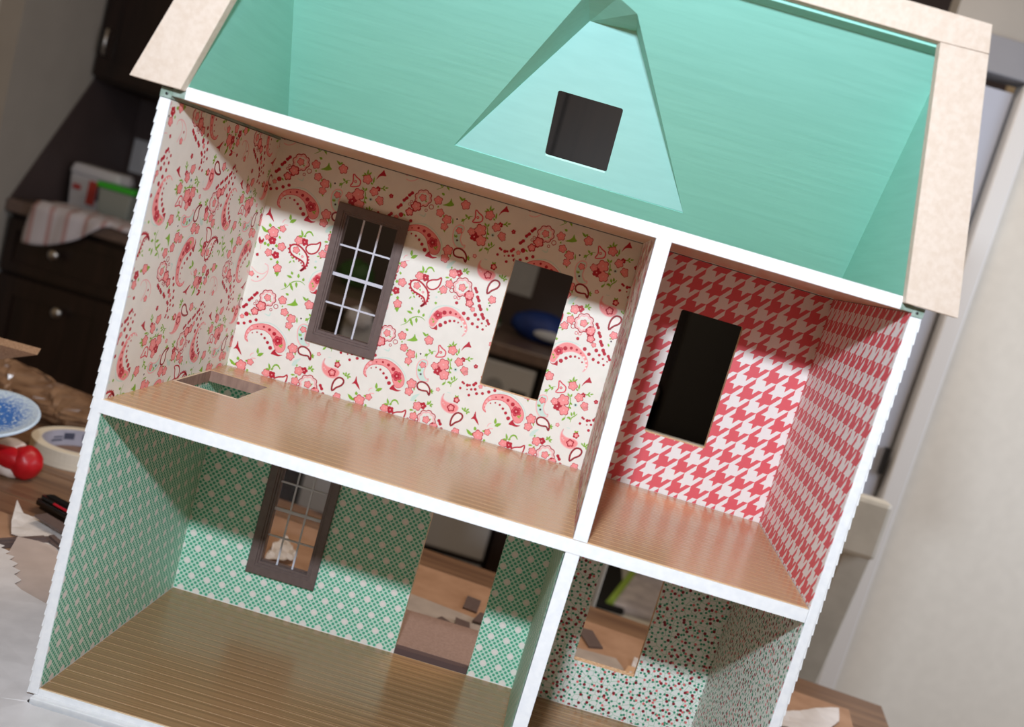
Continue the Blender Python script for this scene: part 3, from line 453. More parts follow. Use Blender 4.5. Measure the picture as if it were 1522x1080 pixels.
def window(ou, oi, mcol):
    fr = ring_frame('window_frame', ou, oi, None, brown, yb); hp(fr)
    x0, x1, z0, z1 = oi; yy = yb + .0015
    for k in (1, 2):
        x = x0 + (x1 - x0) * k / 3; box('muntin', x - .0009, x + .0009, yy - .0006, yy + .0006, z0, z1, mcol, fr)
    for k, hw in ((1, .0009), (2, .0017), (3, .0009)):
        z = z0 + (z1 - z0) * k / 4; box('muntin', x0, x1, yy - .0008, yy + .0008, z - hw, z + hw, mcol, fr)
    pm = None
    for i in range(3):
        for j in range(4):
            if pm is None:
                p = box('pane', 0, (x1 - x0) / 3 - .0002, 0, .0004, 0, (z1 - z0) / 4 - .0002, glassm, fr); pm = p.data
            else:
                p = bpy.data.objects.new('pane', pm); C.objects.link(p); p.parent = fr
            p.location = (x0 + .0001 + i * (x1 - x0) / 3, yy + .0010, z0 + .0001 + j * (z1 - z0) / 4)
mw, _ = mat('window_bar_white', rgb(205, 205, 215), .5)
window((.0836, .1579, .3018, .4490), (.0940, .1478, .3160, .4375), mw)
window((.0822, .1588, .0422, .1910), (.0955, .1475, .0572, .1785), mw)

# ---- roof
k_ = 1.25; y_of = lambda z: .24 - k_ * (z - Z3)
mL, xL, mR, xR = .2151, .01974, -.15035, .58628
lx = lambda z: xL + mL * (z - .5); rx = lambda z: xR + mR * (z - .5)
zt, zb_ = .6800, Z3
op = [(.1907, .5312), (.4178, .5302), (.3290, .6560), (.3225, .6615), (.3120, .6622), (.2885, .6605)]
hp(plate('roof_slope', [[(lx(zb_), zb_), (rx(zb_), zb_), (rx(zt), zt), (lx(zt), zt)], op], (0, .24 + k_ * Z3, 0), X, (0, -k_, 1), .0045, [teal, teal2], edge_mi=1))
hp(plate('roof_end', [[(.0002, Z3 - .0005 - .5), (.25, Z3 - .0005 - .5), (y_of(Z3), Z3 - .5), (y_of(zt), zt - .5), (.0002, zt - .5)]], (xL, 0, .5), Y_, (mL, 0, 1), .0075, teal2))
q = [(-.0002, Z3 - .0005 - .5), (-.0002, zt - .5), (-y_of(zt), zt - .5), (-y_of(Z3), Z3 - .5), (-.25, Z3 - .0005 - .5)]
hp(plate('roof_end', [q], (xR, 0, .5), (0, -1, 0), (mR, 0, 1), .0075, teal2))
hp(box('roof_top', lx(zt) - .006, rx(zt) + .006, .0002, .030, zt - .0003, zt + .0090, teal))
for s in (0, 1):
    a, b = ((.0002, T - .0001) if s == 0 else (W - T + .0001, W - .0002))
    sl = hp(box('roof_sill', a, b, .0008, D, .4918, .4992, sillm))
    c0, c1 = (T, .0194) if s == 0 else (.5816, W - T)
    hp(box('sill_end', c0, c1, .0010, .0075, .4944, .5030, sillm)); hp(box('ceiling_strip', c0, c1, .0076, D, .4942, .5030, under))
    sx = .0055 if s == 0 else W - .0055
    bm = bmesh.new(); lathe(bm, [(.0010, 0), (.0010, .0012), (.0004, .0014)], 12, Matrix.Translation((sx, .0009, .4950)) @ Matrix.Rotation(math.pi / 2, 4, 'X')); obj('screw', bm, screw, sl)
# dormer: upright face with a square hole, two cheeks and a lid
yf = lambda z: .207 - .80 * (z - .531)
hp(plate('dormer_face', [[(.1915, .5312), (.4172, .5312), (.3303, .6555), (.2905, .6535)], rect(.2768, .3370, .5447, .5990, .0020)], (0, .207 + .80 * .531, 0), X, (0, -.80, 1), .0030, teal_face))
def wedge(name, inner, outer, m):
    bm = bmesh.new(); A = [bm.verts.new(p) for p in inner]; B = [bm.verts.new(p) for p in outer]; n = len(A)
    bm.faces.new(A); bm.faces.new(list(reversed(B)))
    for i in range(n): bm.faces.new([A[i], A[(i + 1) % n], B[(i + 1) % n], B[i]])
    return hp(obj(name, bm, m))
P3 = lambda p: Vector((p[0], y_of(p[1]), p[1]))
F3 = lambda x, z: Vector((x, yf(z) + .001, z))
tl, tr = op[5], op[3]
def cheek(name, pts, off, m): return wedge(name, pts, [p + Vector(off) for p in pts], m)
cheek('dormer_cheek', [P3(op[0]), P3(tl), F3(.2905, .6535), F3(.1915, .5314)], (-.004, 0, .003), teal)
cheek('dormer_cheek', [P3(op[1]), F3(.4172, .5314), F3(.3303, .6555), P3(op[2])], (.004, 0, .003), teal)
cheek('dormer_lid', [P3(tl), P3(op[4]), P3(op[3]), P3(op[2]), F3(.3303, .6555), F3(.2905, .6535)], (0, 0, .005), teal)
# mdf frame round the open roof
rf = [hp(plate('roof_frame_board', [l], (0, -.0095, 0), X, Z_, .0094, mdf, bevel=.0005)) for l in (
    [(-.0208, .4999), (.0192, .5001), (.0192 + .303 * .1815, .6816), (-.0208 + .336 * .1817, .6816)],
    [(.5811, .4994), (.6213, .4993), (.5797, .6826), (.5443, .6815)],
    [(.0402, .6818), (.5442, .6817), (.5799, .6829), (.5753, .7026), (.0470, .7022)])]
# porch step outside the doorway
hp(box('step_edge', .2603, .3422, D + .0003, D + .0097, -.0058, .0062, mat('dark_brown_edge', rgb(88, 68, 66), .7)[0]))
hp(box('porch_step', .2350, .3750, D + .0100, .3760, -.0255, .0062, pink_wood, bevel=.0006))
# ------------------------------------------------------------------ work table
wood_t, t_ = mat('table_wood', rgb(128, 96, 72), .42)
mp = t_.n('ShaderNodeMapping'); mp.inputs['Scale'].default_value = (3, 55, 20); t_.l(t_.obj(), mp.inputs[0])
nz = t_.n('ShaderNodeTexNoise'); nz.inputs['Scale'].default_value = 1; nz.inputs['Detail'].default_value = 6; nz.inputs['Distortion'].default_value = .6; t_.l(mp.outputs[0], nz.inputs['Vector'])
kn = t_.n('ShaderNodeTexVoronoi'); kn.inputs['Scale'].default_value = 7; t_.l(t_.obj(), kn.inputs['Vector'])
kk = t_.n('ShaderNodeMapRange'); kk.inputs[1].default_value = .03; kk.inputs[2].default_value = .12; t_.l(kn.outputs['Distance'], kk.inputs[0])
rr = t_.n('ShaderNodeMapRange'); rr.inputs[1].default_value = .32; rr.inputs[2].default_value = .68; t_.l(nz.outputs[0], rr.inputs[0])
t_.l(t_.mix(kk.outputs[0], rgb(62, 40, 30), t_.mix(rr.outputs[0], rgb(140, 108, 82), rgb(104, 76, 58))), t_.b.inputs['Base Color'])
table = thing('work_table', 'brown wooden plank table under the dollhouse', 'table', (0, 0, -.776))
TM = Matrix.Translation((.918, .618, 0)) @ Matrix.Rotation(math.radians(-7.4), 4, 'Z')
table.location = TM @ Vector((-.85, -.6, -.776)); table.rotation_euler = (0, 0, math.radians(-7.4))
TL = Matrix.Translation((.85, .6, .776))      # table-local corner
n = 11; pw = 1.2 / n
for i in range(n):
    y1 = -i * pw
    bm = bmesh.new(); bx(bm, -1.7, 0, y1 - pw + .0012, y1, -.050, -.0262, TL)
    obj('plank', bm, wood_t, table, bevel=.0015)
for x in (-1.60, -.10):
    for y in (-1.10, -.10):
        bm = bmesh.new(); bx(bm, x - .035, x + .035, y - .035, y + .035, -.776, -.0505, TL); obj('leg', bm, wood_t, table, bevel=.003)
bm = bmesh.new(); bx(bm, -1.56, -.14, -.115, -.09, -.13, -.0505, TL); obj('apron', bm, wood_t, table)
bm = bmesh.new(); bx(bm, -1.56, -.14, -1.11, -1.085, -.13, -.0505, TL); obj('apron', bm, wood_t, table)

TZ0 = -.0261
def sheet(name, outline, z, thick, m, label, cat, group=None, bevel=0):
    cx = sum(p[0] for p in outline) / len(outline); cy = sum(p[1] for p in outline) / len(outline)
    o = plate(name, [[(p[0] - cx, p[1] - cy) for p in outline]], (0, 0, thick), X, Y_, thick, m, bevel=bevel)
    o.location = (cx, cy, z); return tag(o, label, cat, group)
mdfb = noisy('tan_hardboard', rgb(182, 144, 116), rgb(166, 128, 100), (30, 30, 30), .6)
sheet('hardboard_sheet', [(-.08, .415), (-.09, .655), (.853, .556), (.832, .415), (.80, .285), (.41, .285), (.41, .415)] , TZ0, .0036, mdfb, 'large tan hardboard sheet lying on table behind dollhouse', 'board', bevel=.0003)
sheet('hardboard_sheet', [(-.60, .30), (-.40, .385), (-.20, .372), (-.012, .33), (-.012, -.10), (-.50, -.20)], TZ0, .0036, mdfb, 'tan hardboard sheet on table left of dollhouse under the papers', 'board')

# crumpled, gently waved thin sheets
def crumple(name, outline, z0, amp, m, label, cat, res=.012, seed=0, lift=None, thick=.0006, group=None):
    rnd = random.Random(seed); cx = sum(p[0] for p in outline) / len(outline); cy = sum(p[1] for p in outline) / len(outline)
    bm = bmesh.new()
    us = [p[0] for p in outline]; vs = [p[1] for p in outline]
    f = bm.faces.new([bm.verts.new((p[0] - cx, p[1] - cy, 0)) for p in outline])
    nx = int((max(us) - min(us)) / res); ny = int((max(vs) - min(vs)) / res)
    for i in range(1, nx):
        bmesh.ops.bisect_plane(bm, geom=bm.verts[:] + bm.edges[:] + bm.faces[:], plane_co=(min(us) - cx + i * res, 0, 0), plane_no=(1, .15, 0))
    for i in range(1, ny):
        bmesh.ops.bisect_plane(bm, geom=bm.verts[:] + bm.edges[:] + bm.faces[:], plane_co=(0, min(vs) - cy + i * res, 0), plane_no=(-.2, 1, 0))
    bmesh.ops.triangulate(bm, faces=bm.faces)
    dirs = [(rnd.uniform(-1, 1) * 90, rnd.uniform(-1, 1) * 90, rnd.uniform(0, 6)) for _ in range(6)]
    for v in bm.verts:
        h = sum(abs(math.sin(a * v.co.x + b * v.co.y + c)) for a, b, c in dirs) / 6
        v.co.z = amp * h + rnd.uniform(0, amp * .25) + (lift(v.co.x + cx, v.co.y + cy) if lift else 0)
    mn = min(v.co.z for v in bm.verts)
    for v in bm.verts: v.co.z -= mn
    r = bmesh.ops.extrude_face_region(bm, geom=bm.faces[:])
    for v in r['geom']:
        if isinstance(v, bmesh.types.BMVert): v.co.z += thick
    o = obj(name, bm, m, smooth=False); o.location = (cx, cy, z0); return tag(o, label, cat, group)
wax = noisy('wax_paper', rgb(238, 234, 234), rgb(226, 222, 222), (40, 40, 40), .35, .2)
wax.node_tree.nodes['Principled BSDF'].inputs['Alpha'].default_value = .93
thinp = noisy('thin_translucent_paper', rgb(222, 206, 198), rgb(212, 196, 188), (40, 40, 40), .4)
thinp.node_tree.nodes['Principled BSDF'].inputs['Alpha'].default_value = .7
tissue = noisy('white_tissue', rgb(226, 220, 216), rgb(212, 206, 202), (60, 60, 60), .7)
greysheet = noisy('grey_backing_paper', rgb(184, 172, 162), rgb(168, 156, 148), (30, 30, 30), .55)
jag = [(-.36, .42), (-.30, .33), (-.1925, .272)]
for i in range(14):
    t = i / 13; jag.append((-.190 + .076 * t + (.004 if i % 2 else -.002), .262 - .044 * t - .022 * t * t * 2 + (.003 if i % 2 else 0)))
crumple('wax_paper', jag + [(.0052, .13), (.0052, -.0075), (.012, -.0100), (.25, -.014), (.60, -.10), (.5, -.42), (-.5, -.35), (-.55, .2)], TZ0 + .0140, .0030, wax, 'torn translucent white wax paper spread on table in front left of dollhouse', 'paper', .03, 3)
crumple('thin_paper', [(-.187, .298), (-.165, .303), (-.145, .300), (-.110, .270), (-.006, .225), (-.006, .10), (-.10, .10), (-.15, .20)], TZ0 + .0130, .0008, thinp, 'thin translucent paper over the spare window frame beside the dollhouse wall', 'paper', .03, 21)
crumple('tissue_paper', [(-.245, .392), (-.223, .372), (-.195, .392), (-.150, .372), (-.060, .33), (-.06, .27), (-.16, .308), (-.205, .318), (-.222, .345)], TZ0 + .0040, .006, tissue, 'crumpled white tissue paper holding a grey strip left of dollhouse', 'paper', .012, 5,
        lift=lambda x, y: .009 * max(0, (-.215 - x) / .03) if x < -.215 else 0)
crumple('backing_paper', [(-.06, .440), (.215, .430), (.232, .455), (.235, .500), (.34, .478), (.52, .487), (.53, .460), (.53, .420), (.22, .420), (-.06, .420)], TZ0 + .0038, .0012, greysheet, 'thin grey backing paper on the hardboard behind dollhouse doorway', 'paper', .03, 8)
crumple('tissue_scrap', [(.050, .457), (.047, .490), (.040, .520), (.048, .552), (.066, .520), (.082, .490), (.074, .458)], TZ0 + .0060, .014, tissue, 'crumpled white tissue scrap seen through the lower dollhouse window', 'paper', .007, 9)
crumple('plastic_wrap', [(.535, .44), (.545, .505), (.60, .49), (.74, .47), (.80, .52), (.835, .545), (.825, .500), (.79, .44), (.66, .40)], TZ0 + .0038, .006, wax, 'crinkled clear plastic wrap on the hardboard right of dollhouse', 'plastic', .014, 11)
# brown offcuts
grp = 'brown plastic offcuts behind the dollhouse'
for pts, lab in (([(.309, .551), (.329, .546), (.329, .500), (.309, .504)], 'brown square offcut farthest back on the hardboard seen through the doorway'),
                 ([(.327, .462), (.333, .497), (.352, .497), (.350, .462)], 'brown offcut at the right edge of the dollhouse doorway'),
                 ([(.306, .456), (.325, .452), (.328, .430), (.309, .428)], 'brown square offcut just behind the porch step'),
                 ([(.281, .428), (.289, .446), (.303, .434), (.302, .424)], 'small brown triangular offcut behind the porch step'),
                 ([(.462, .558), (.487, .559), (.502, .508), (.483, .498)], 'long brown slanted offcut seen through lower right window')):
    sheet('offcut', pts, TZ0 + (.0066 if pts[0][1] < .5 else .0038), .0022, brown, lab, 'offcut', grp)
sheet('cardboard_scrap', [(.528, .440), (.536, .470), (.552, .468), (.560, .430)], TZ0 + .0066, .0012, noisy('pale_card', rgb(216, 178, 140), rgb(206, 166, 128), (50, 50, 50), .7), 'pale tan card scrap at lower right window corner', 'card')
# grey trim strip and spare window frame on the left
bm = bmesh.new(); bx(bm, -.045, .045, -.0085, .0085, 0, .0030); o = obj('trim_strip', bm, brown, bevel=.0006); o.location = (-.160, .352, TZ0 + .0135); o.rotation_euler = (0, math.radians(2), math.radians(-22))
tag(o, 'grey brown trim strip lying on white tissue left of dollhouse', 'trim')
fr = thing('spare_window_frame', 'spare grey brown window frame lying beside the wax paper', 'frame', (-.154, .262, TZ0 + .0045), math.radians(-35))
for nm, a in (('frame_bar', (-.052, .052, .044, .056, 0, .006)), ('frame_bar', (-.052, -.040, -.056, .0438, 0, .006)), ('frame_bar', (.040, .052, -.056, .0438, 0, .006)), ('frame_bar', (-.0398, .0398, -.056, -.044, 0, .006))):
    bm = bmesh.new(); bx(bm, *a); bx(bm, a[0] + .003, a[1] - .003, a[2] + .003, a[3] - .003, .006, .0085); obj(nm, bm, brown, fr)

# masking tape roll
tapem = noisy('masking_tape', rgb(236, 226, 206), rgb(228, 218, 198), (20, 20, 300), .6)
tp = thing('masking_tape_roll', 'cream masking tape roll lying flat on table left of dollhouse', 'tape', (-.300, .655, TZ0), math.radians(20))
bm = bmesh.new(); lathe(bm, [(.0585, 0), (.0720, 0), (.0725, .001), (.0725, .024), (.0720, .025), (.0585, .025), (.0585, 0)], 64, cap=False); obj('tape_winding', bm, tapem, tp, smooth=False)
core = noisy('grey_core_card', rgb(178, 176, 190), rgb(166, 164, 178), (40, 40, 40), .6)
bm = bmesh.new(); lathe(bm, [(.0560, .0002), (.0584, .0002), (.0584, .0246), (.0560, .0246), (.0560, .0002)], 64, cap=False); cr = obj('tape_core', bm, core, tp)
ink = mat('core_print', rgb(70, 72, 90), .6)[0]
bm = bmesh.new()                                   # small printed marks round the inside of the core
for a0, a1, z0, z1 in ((112, 128, .010, .020), (130, 150, .008, .0105), (130, 146, .0130, .0150), (98, 100, .010, .020), (94, 97, .014, .016), (92, 94, .010, .020), (88, 90, .010, .019), (84, 86, .010, .019), (80, 82, .009, .018), (70, 76, .008, .018), (40, 43, .010, .020), (45, 48, .010, .020), (43, 46, .018, .020), (50, 53, .010, .020), (55, 58, .012, .018), (20, 24, .008, .018), (14, 18, .008, .018), (8, 12, .009, .017)):
    for a in range(a0, a1):
        p, q2 = math.radians(a), math.radians(a + 1); r = .0553
        bm.faces.new([bm.verts.new((r * math.cos(u), r * math.sin(u), z)) for u, z in ((p, z0), (q2, z0), (q2, z1), (p, z1))])
obj('core_lettering', bm, ink, cr)

# red and white rubber toy
redm = noisy('red_rubber', rgb(196, 18, 28), rgb(180, 12, 24), (60, 60, 60), .38)
rubw = noisy('white_rubber', rgb(228, 214, 204), rgb(220, 200, 190), (60, 60, 60), .5)
toy = thing('rubber_toy', 'small red round rubber toy with white fold on table at left edge', 'toy', (-.309, .505, TZ0))
def blob(name, rx_, ry_, rz_, loc, m, par, wob, seed, rot=0):
    rnd = random.Random(seed); bm = bmesh.new(); bmesh.ops.create_uvsphere(bm, u_segments=32, v_segments=18, radius=1)
    for v in bm.verts:
        x, y, z = v.co; k = 1 + wob * math.sin(7 * x + seed) * math.sin(6 * z + 1.3 * seed) * math.cos(5 * y)
        v.co = Matrix.Rotation(rot, 3, 'Y') @ Vector((x * rx_ * k, y * ry_ * k, z * rz_ * k)) + Vector(loc)
    return obj(name, bm, m, par, smooth=True)
blob('toy_head', .0215, .0215, .0235, (.006, 0, .0235), redm, toy, .06, 1)
blob('toy_brim', .030, .017, .0235, (-.014, .004, .0245), rubw, toy, .08, 2, .5)
blob('toy_arm', .030, .014, .0150, (-.012, -.009, .0270), redm, toy, .05, 4, .1)
blob('toy_foot', .020, .012, .0110, (-.014, -.008, .0125), rubw, toy, .05, 5, .3)

# blue speckled lid standing tilted above the toy
lm, lt = mat('blue_speckled_lid', rgb(70, 130, 210), .4)
g = lt.xyz(); r2 = lt.m('SQRT', lt.m('ADD', lt.m('MULTIPLY', g[0], g[0]), lt.m('MULTIPLY', g[1], g[1])))
nn = lt.n('ShaderNodeTexNoise'); nn.inputs['Scale'].default_value = 300; nn.inputs['Detail'].default_value = 2; lt.l(lt.obj(), nn.inputs['Vector'])
mr = lt.n('ShaderNodeMapRange'); mr.inputs[1].default_value = .036; mr.inputs[2].default_value = .060; lt.l(lt.m('ADD', r2, lt.m('MULTIPLY', lt.m('SUBTRACT', nn.outputs[0], .5), .05)), mr.inputs[0])
sp = lt.m('GREATER_THAN', nn.outputs[0], .60)
lt.l(lt.mix(lt.m('MAXIMUM', mr.outputs[0], sp), rgb(58, 118, 200), rgb(206, 226, 244)), lt.b.inputs['Base Color'])
bm = bmesh.new(); lathe(bm, [(.0001, .0), (.046, .0), (.063, .003), (.0655, .006), (.0645, .0085), (.061, .0075), (.046, .0040), (.0001, .0040)], 56, cap=False)
lid = obj('speckled_lid', bm, lm, smooth=True); lid.location = (-.340, .45, .060)
lid.rotation_euler = (math.radians(-22 + 90), math.radians(0), math.radians(4)); lid.rotation_euler = (math.radians(14), 0, 0)
tag(lid, 'round blue lid with white speckled rim tilted over the red toy', 'lid')

# utility knife
kn = thing('utility_knife', 'black utility knife with a red stripe on table left of dollhouse', 'knife', (-.176, .372 + .03, TZ0 + .0037), math.radians(-24))
bm = bmesh.new(); bx(bm, -.062, .085, -.0125, .0125, 0, .0175)
bmesh.ops.bevel(bm, geom=bm.edges[:], offset=.0062, segments=4, affect='EDGES'); obj('handle', bm, black, kn, smooth=True)
bm = bmesh.new(); bx(bm, -.050, .072, -.0060, .0060, .0176, .0196); bmesh.ops.bevel(bm, geom=bm.edges[:], offset=.0009, segments=2, affect='EDGES'); obj('slider', bm, black, kn)
bm = bmesh.new(); bx(bm, -.028, .072, -.0112, -.0092, .0158, .0178); obj('red_stripe', bm, mat('red_line', rgb(205, 26, 50), .4)[0], kn)['label'] = 'red stripe'
# leaning offcut board at the left edge
lb = plate('offcut_board', [[(-.34, -.020), (0, 0), (-.115, -.085), (-.20, -.13), (-.24, -.325), (-.34, -.325)]], (0, 0, 0), X, (0, -.8, .6), .0095, mdf_edge, bevel=.0003); lb.location = (-.262, .40, .1695)
for v in lb.data.vertices: v.co.y, v.co.z = v.co.y, v.co.z
tag(lb, 'brown fibreboard offcut with pointed corner standing at left edge', 'board')
# brown crinkled bag
bagm = noisy('brown_plastic_bag', rgb(150, 118, 92), rgb(120, 90, 68), (30, 30, 90), .22, .4)
rnd = random.Random(4); bm = bmesh.new(); N1, N2 = 26, 12
bag_top = lambda t: .050 - .020 * t + .004 * math.sin(9 * t)
gr = [[[None] * (N1 + 1) for _ in range(N2 + 1)] for _ in (0, 1)]
for s in (0, 1):
    for j in range(N2 + 1):
        for i in range(N1 + 1):
            t = i / N1; h = j / N2; zt_ = bag_top(t)
            bulge = .05 * math.sin(math.pi * min(1, h * .9 + .1)) * (1 - .6 * h)
            gr[s][j][i] = bm.verts.new((-.20 + .33 * t + .008 * math.sin(h * 5 + i), (-1 if s == 0 else 1) * bulge + rnd.uniform(-.005, .005) - .03 * t, -.0261 + (zt_ + .0261) * h + rnd.uniform(0, .003) * (h > 0)))
    for j in range(N2):
        for i in range(N1):
            a = gr[s]; bm.faces.new([a[j][i], a[j][i + 1], a[j + 1][i + 1], a[j + 1][i]])
for i in range(N1):
    for j in (0, N2): bm.faces.new([gr[0][j][i], gr[0][j][i + 1], gr[1][j][i + 1], gr[1][j][i]])
for j in range(N2):
    for i in (0, N1): bm.faces.new([gr[0][j][i], gr[0][j + 1][i], gr[1][j + 1][i], gr[1][j][i]])
for v in bm.verts: v.co.z += .0261
bg = obj('plastic_bag', bm, bagm); bg.location = (-.37, .795, TZ0); tag(bg, 'crinkled brown translucent plastic bag on table behind the tape roll', 'bag')

# ------------------------------------------------------------------ white chair behind the table
chm = noisy('white_chair_paint', rgb(216, 214, 204), rgb(206, 204, 194), (30, 30, 30), .45)
ch = thing('painted_chair', 'white painted wooden chair behind right end of table', 'chair', (.70, 1.15, -.776))
def cb(name, x0, x1, y0, y1, z0, z1, m=chm, bev=.004): 
    bm = bmesh.new(); bx(bm, x0, x1, y0, y1, z0, z1); return obj(name, bm, m, ch, bevel=bev)
cb('top_rail', -.235, .192, -.385, -.350, .915, 1.010, bev=.008)
bm = bmesh.new()
for (xa, ya, za), (xb, yb_, zb2) in (((.172, -.335, .9145), (.152, -.30, .462)),):
    vs = [bm.verts.new((x + dx, y + dy, z)) for x, y, z in ((xa, ya, za), (xb, yb_, zb2)) for dx, dy in ((-.024, -.020), (.024, -.020), (.024, .020), (-.024, .020))]
    for f in ((0, 1, 2, 3), (7, 6, 5, 4), (0, 4, 5, 1), (1, 5, 6, 2), (2, 6, 7, 3), (3, 7, 4, 0)): bm.faces.new([vs[i] for i in f])
obj('back_post', bm, chm, ch, bevel=.004)
bm = bmesh.new()
vs = [bm.verts.new((x + dx, y + dy, z)) for x, y, z in ((-.215, -.335, .9145), (-.215, -.30, .462)) for dx, dy in ((-.019, -.018), (.019, -.018), (.019, .018), (-.019, .018))]
for f in ((0, 1, 2, 3), (7, 6, 5, 4), (0, 4, 5, 1), (1, 5, 6, 2), (2, 6, 7, 3), (3, 7, 4, 0)): bm.faces.new([vs[i] for i in f])
obj('back_post', bm, chm, ch, bevel=.004)
cb('seat_rail', -.235, .160, -.320, -.285, .415, .4615); cb('seat_rail', -.235, .160, .095, .130, .415, .4615)
for x in (-.215, .130):
    for y in (-.302, .112): cb('leg', x - .018, x + .018, y - .018, y + .018, 0, .4145)
cb('seat', -.230, .155, -.2845, .0945, .440, .4615)
# second, further chair with a cushion seen through the lower right window
ch2 = thing('cushioned_chair', 'white chair with black pad and green piped cushion seen through lower right window', 'chair', (.66, 1.72, -.776))
def cb2(name, x0, x1, y0, y1, z0, z1, m=chm, bev=.004, par=None):
    bm = bmesh.new(); bx(bm, x0, x1, y0, y1, z0, z1); return obj(name, bm, m, par or ch2, bevel=bev)
cb2('seat', -.21, .21, -.26, .22, .428, .452, bev=.012)
cb2('seat_pad', -.175, -.020, -.185, .20, .4525, .468, mat('black_pad', rgb(10, 10, 11), .9)[0], .006)
limem = noisy('lime_piping', rgb(160, 196, 84), rgb(150, 186, 76), (60, 60, 60), .7)
cush = noisy('grey_print_fabric', rgb(206, 202, 206), rgb(170, 166, 174), (28, 28, 28), .8)
bm = bmesh.new(); v8 = [(-.052, -.17), (.075, -.17), (.150, .20), (.030, .20)]
a = [bm.verts.new((x, y, .4525)) for x, y in v8]; b = [bm.verts.new((x, y, .474)) for x, y in v8]
bm.faces.new(b); bm.faces.new(list(reversed(a)))
for i in range(4): bm.faces.new([a[i], a[(i + 1) % 4], b[(i + 1) % 4], b[i]])
cu = obj('cushion', bm, cush, ch2, bevel=.006)
bm = bmesh.new(); tube(bm, [(-.058, -.17, .470), (-.015, .02, .470), (.024, .20, .470)], .010); obj('piping', bm, limem, cu)
for x in (-.19, .19):
    for y in (-.235, .195): cb2('leg', x - .018, x + .018, y - .018, y + .018, 0, .4275)
for x in (-.19, .19): cb2('back_post', x - .017, x + .017, .180, .214, .4525, .80)
cb2('top_rail', -.1725, .1725, .185, .209, .72, .80)
# white post seen through lower left window
pst = thing('bar_stool', 'white wooden stool behind the table seen through lower left window', 'stool', (-.13, 1.22, -.776))
bm = bmesh.new(); bx(bm, -.15, .15, -.15, .15, .36, .385); bmesh.ops.bevel(bm, geom=bm.edges[:], offset=.008, segments=2, affect='EDGES'); obj('seat', bm, noisy('mauve_pad', rgb(118, 100, 112), rgb(104, 88, 98), (30, 30, 30), .8), pst)
for x in (-.13, .13):
    for y in (-.13, .13):
        bm = bmesh.new(); bx(bm, x - .018, x + .018, y - .018, y + .018, 0, .3595 if (x, y) != (.13, -.13) else .3595); obj('leg', bm, chm, pst)
bm = bmesh.new(); bx(bm, .112, .150, .112, .150, .3855, .62); obj('back_post', bm, chm, pst, bevel=.003)
bm = bmesh.new(); bx(bm, -.150, -.112, .112, .150, .3855, .62); obj('back_post', bm, chm, pst, bevel=.003)

# ------------------------------------------------------------------ kitchen behind
cab = noisy('dark_cabinet_wood', rgb(42, 28, 24), rgb(30, 20, 18), (60, 60, 6), .38)
ctop = noisy('brown_countertop', rgb(118, 100, 92), rgb(104, 88, 82), (60, 60, 60), .35)
splash = noisy('dark_backsplash', rgb(78, 66, 66), rgb(72, 61, 61), (8, 8, 8), .6)
greyw = noisy('grey_wall_paint', rgb(176, 172, 166), rgb(172, 168, 162), (10, 10, 10), .8)
greyw2 = noisy('light_grey_wall_paint', rgb(214, 214, 212), rgb(208, 208, 206), (10, 10, 10), .8)
creamw = noisy('cream_wall_paint', rgb(226, 221, 211), rgb(222, 217, 207), (40, 40, 40), .75, .1)
chrome, _ = mat('brushed_nickel', rgb(200, 198, 196), .3, 1)
steel = noisy('appliance_grey', rgb(190, 192, 196), rgb(184, 186, 190), (5, 5, 5), .45)
FZ = -.776; H = 1.75
struct(box('floor', -3.2, 1.5, -1.6, 2.96, FZ - .03, FZ - .0005, noisy('kitchen_floor', rgb(120, 96, 78), rgb(104, 82, 66), (4, 30, 4), .5)))
struct(box('wall_back', -1.46, 1.5, 2.8505, 2.93, FZ, H, splash))
struct(box('wall_left', -1.460, -1.392, 2.08, 2.850, FZ, H, greyw))
struct(box('wall_left_return', -3.2, -1.4605, 2.08, 2.15, FZ, H, greyw2))
struct(box('wall_right', 1.087, 1.60, 1.320, 1.40, FZ, H, creamw))
struct(box('trim_1', 1.046, 1.0865, 1.300, 1.360, FZ, 1.02, mat('white_trim', rgb(232, 232, 232), .4)[0], bevel=.004))
doorm = noisy('grey_door_paint', rgb(190, 196, 212), rgb(184, 190, 206), (10, 10, 4), .4)
dr = struct(box('door_1', .885, 1.036, 1.322, 1.358, FZ, 1.000, doorm, bevel=.002))
box('door_panel', .915, .985, 1.316, 1.3217, .06, .960, doorm, dr, bevel=.002); box('door_panel', .915, .985, 1.316, 1.3217, -.70, -.05, doorm, dr, bevel=.002)
box('latch', 1.026, 1.0355, 1.308, 1.3217, .205, .262, black, dr)
struct(box('trim_2', .880, 1.0865, 1.300, 1.360, 1.0205, 1.09, noisy('grey_header_trim', rgb(150, 152, 160), rgb(144, 146, 154), (8, 8, 8), .5), bevel=.003))  # header in a darker grey than the side casing
struct(box('wall_over_door', .880, 1.0865, 1.322, 1.39, 1.0905, H, greyw))

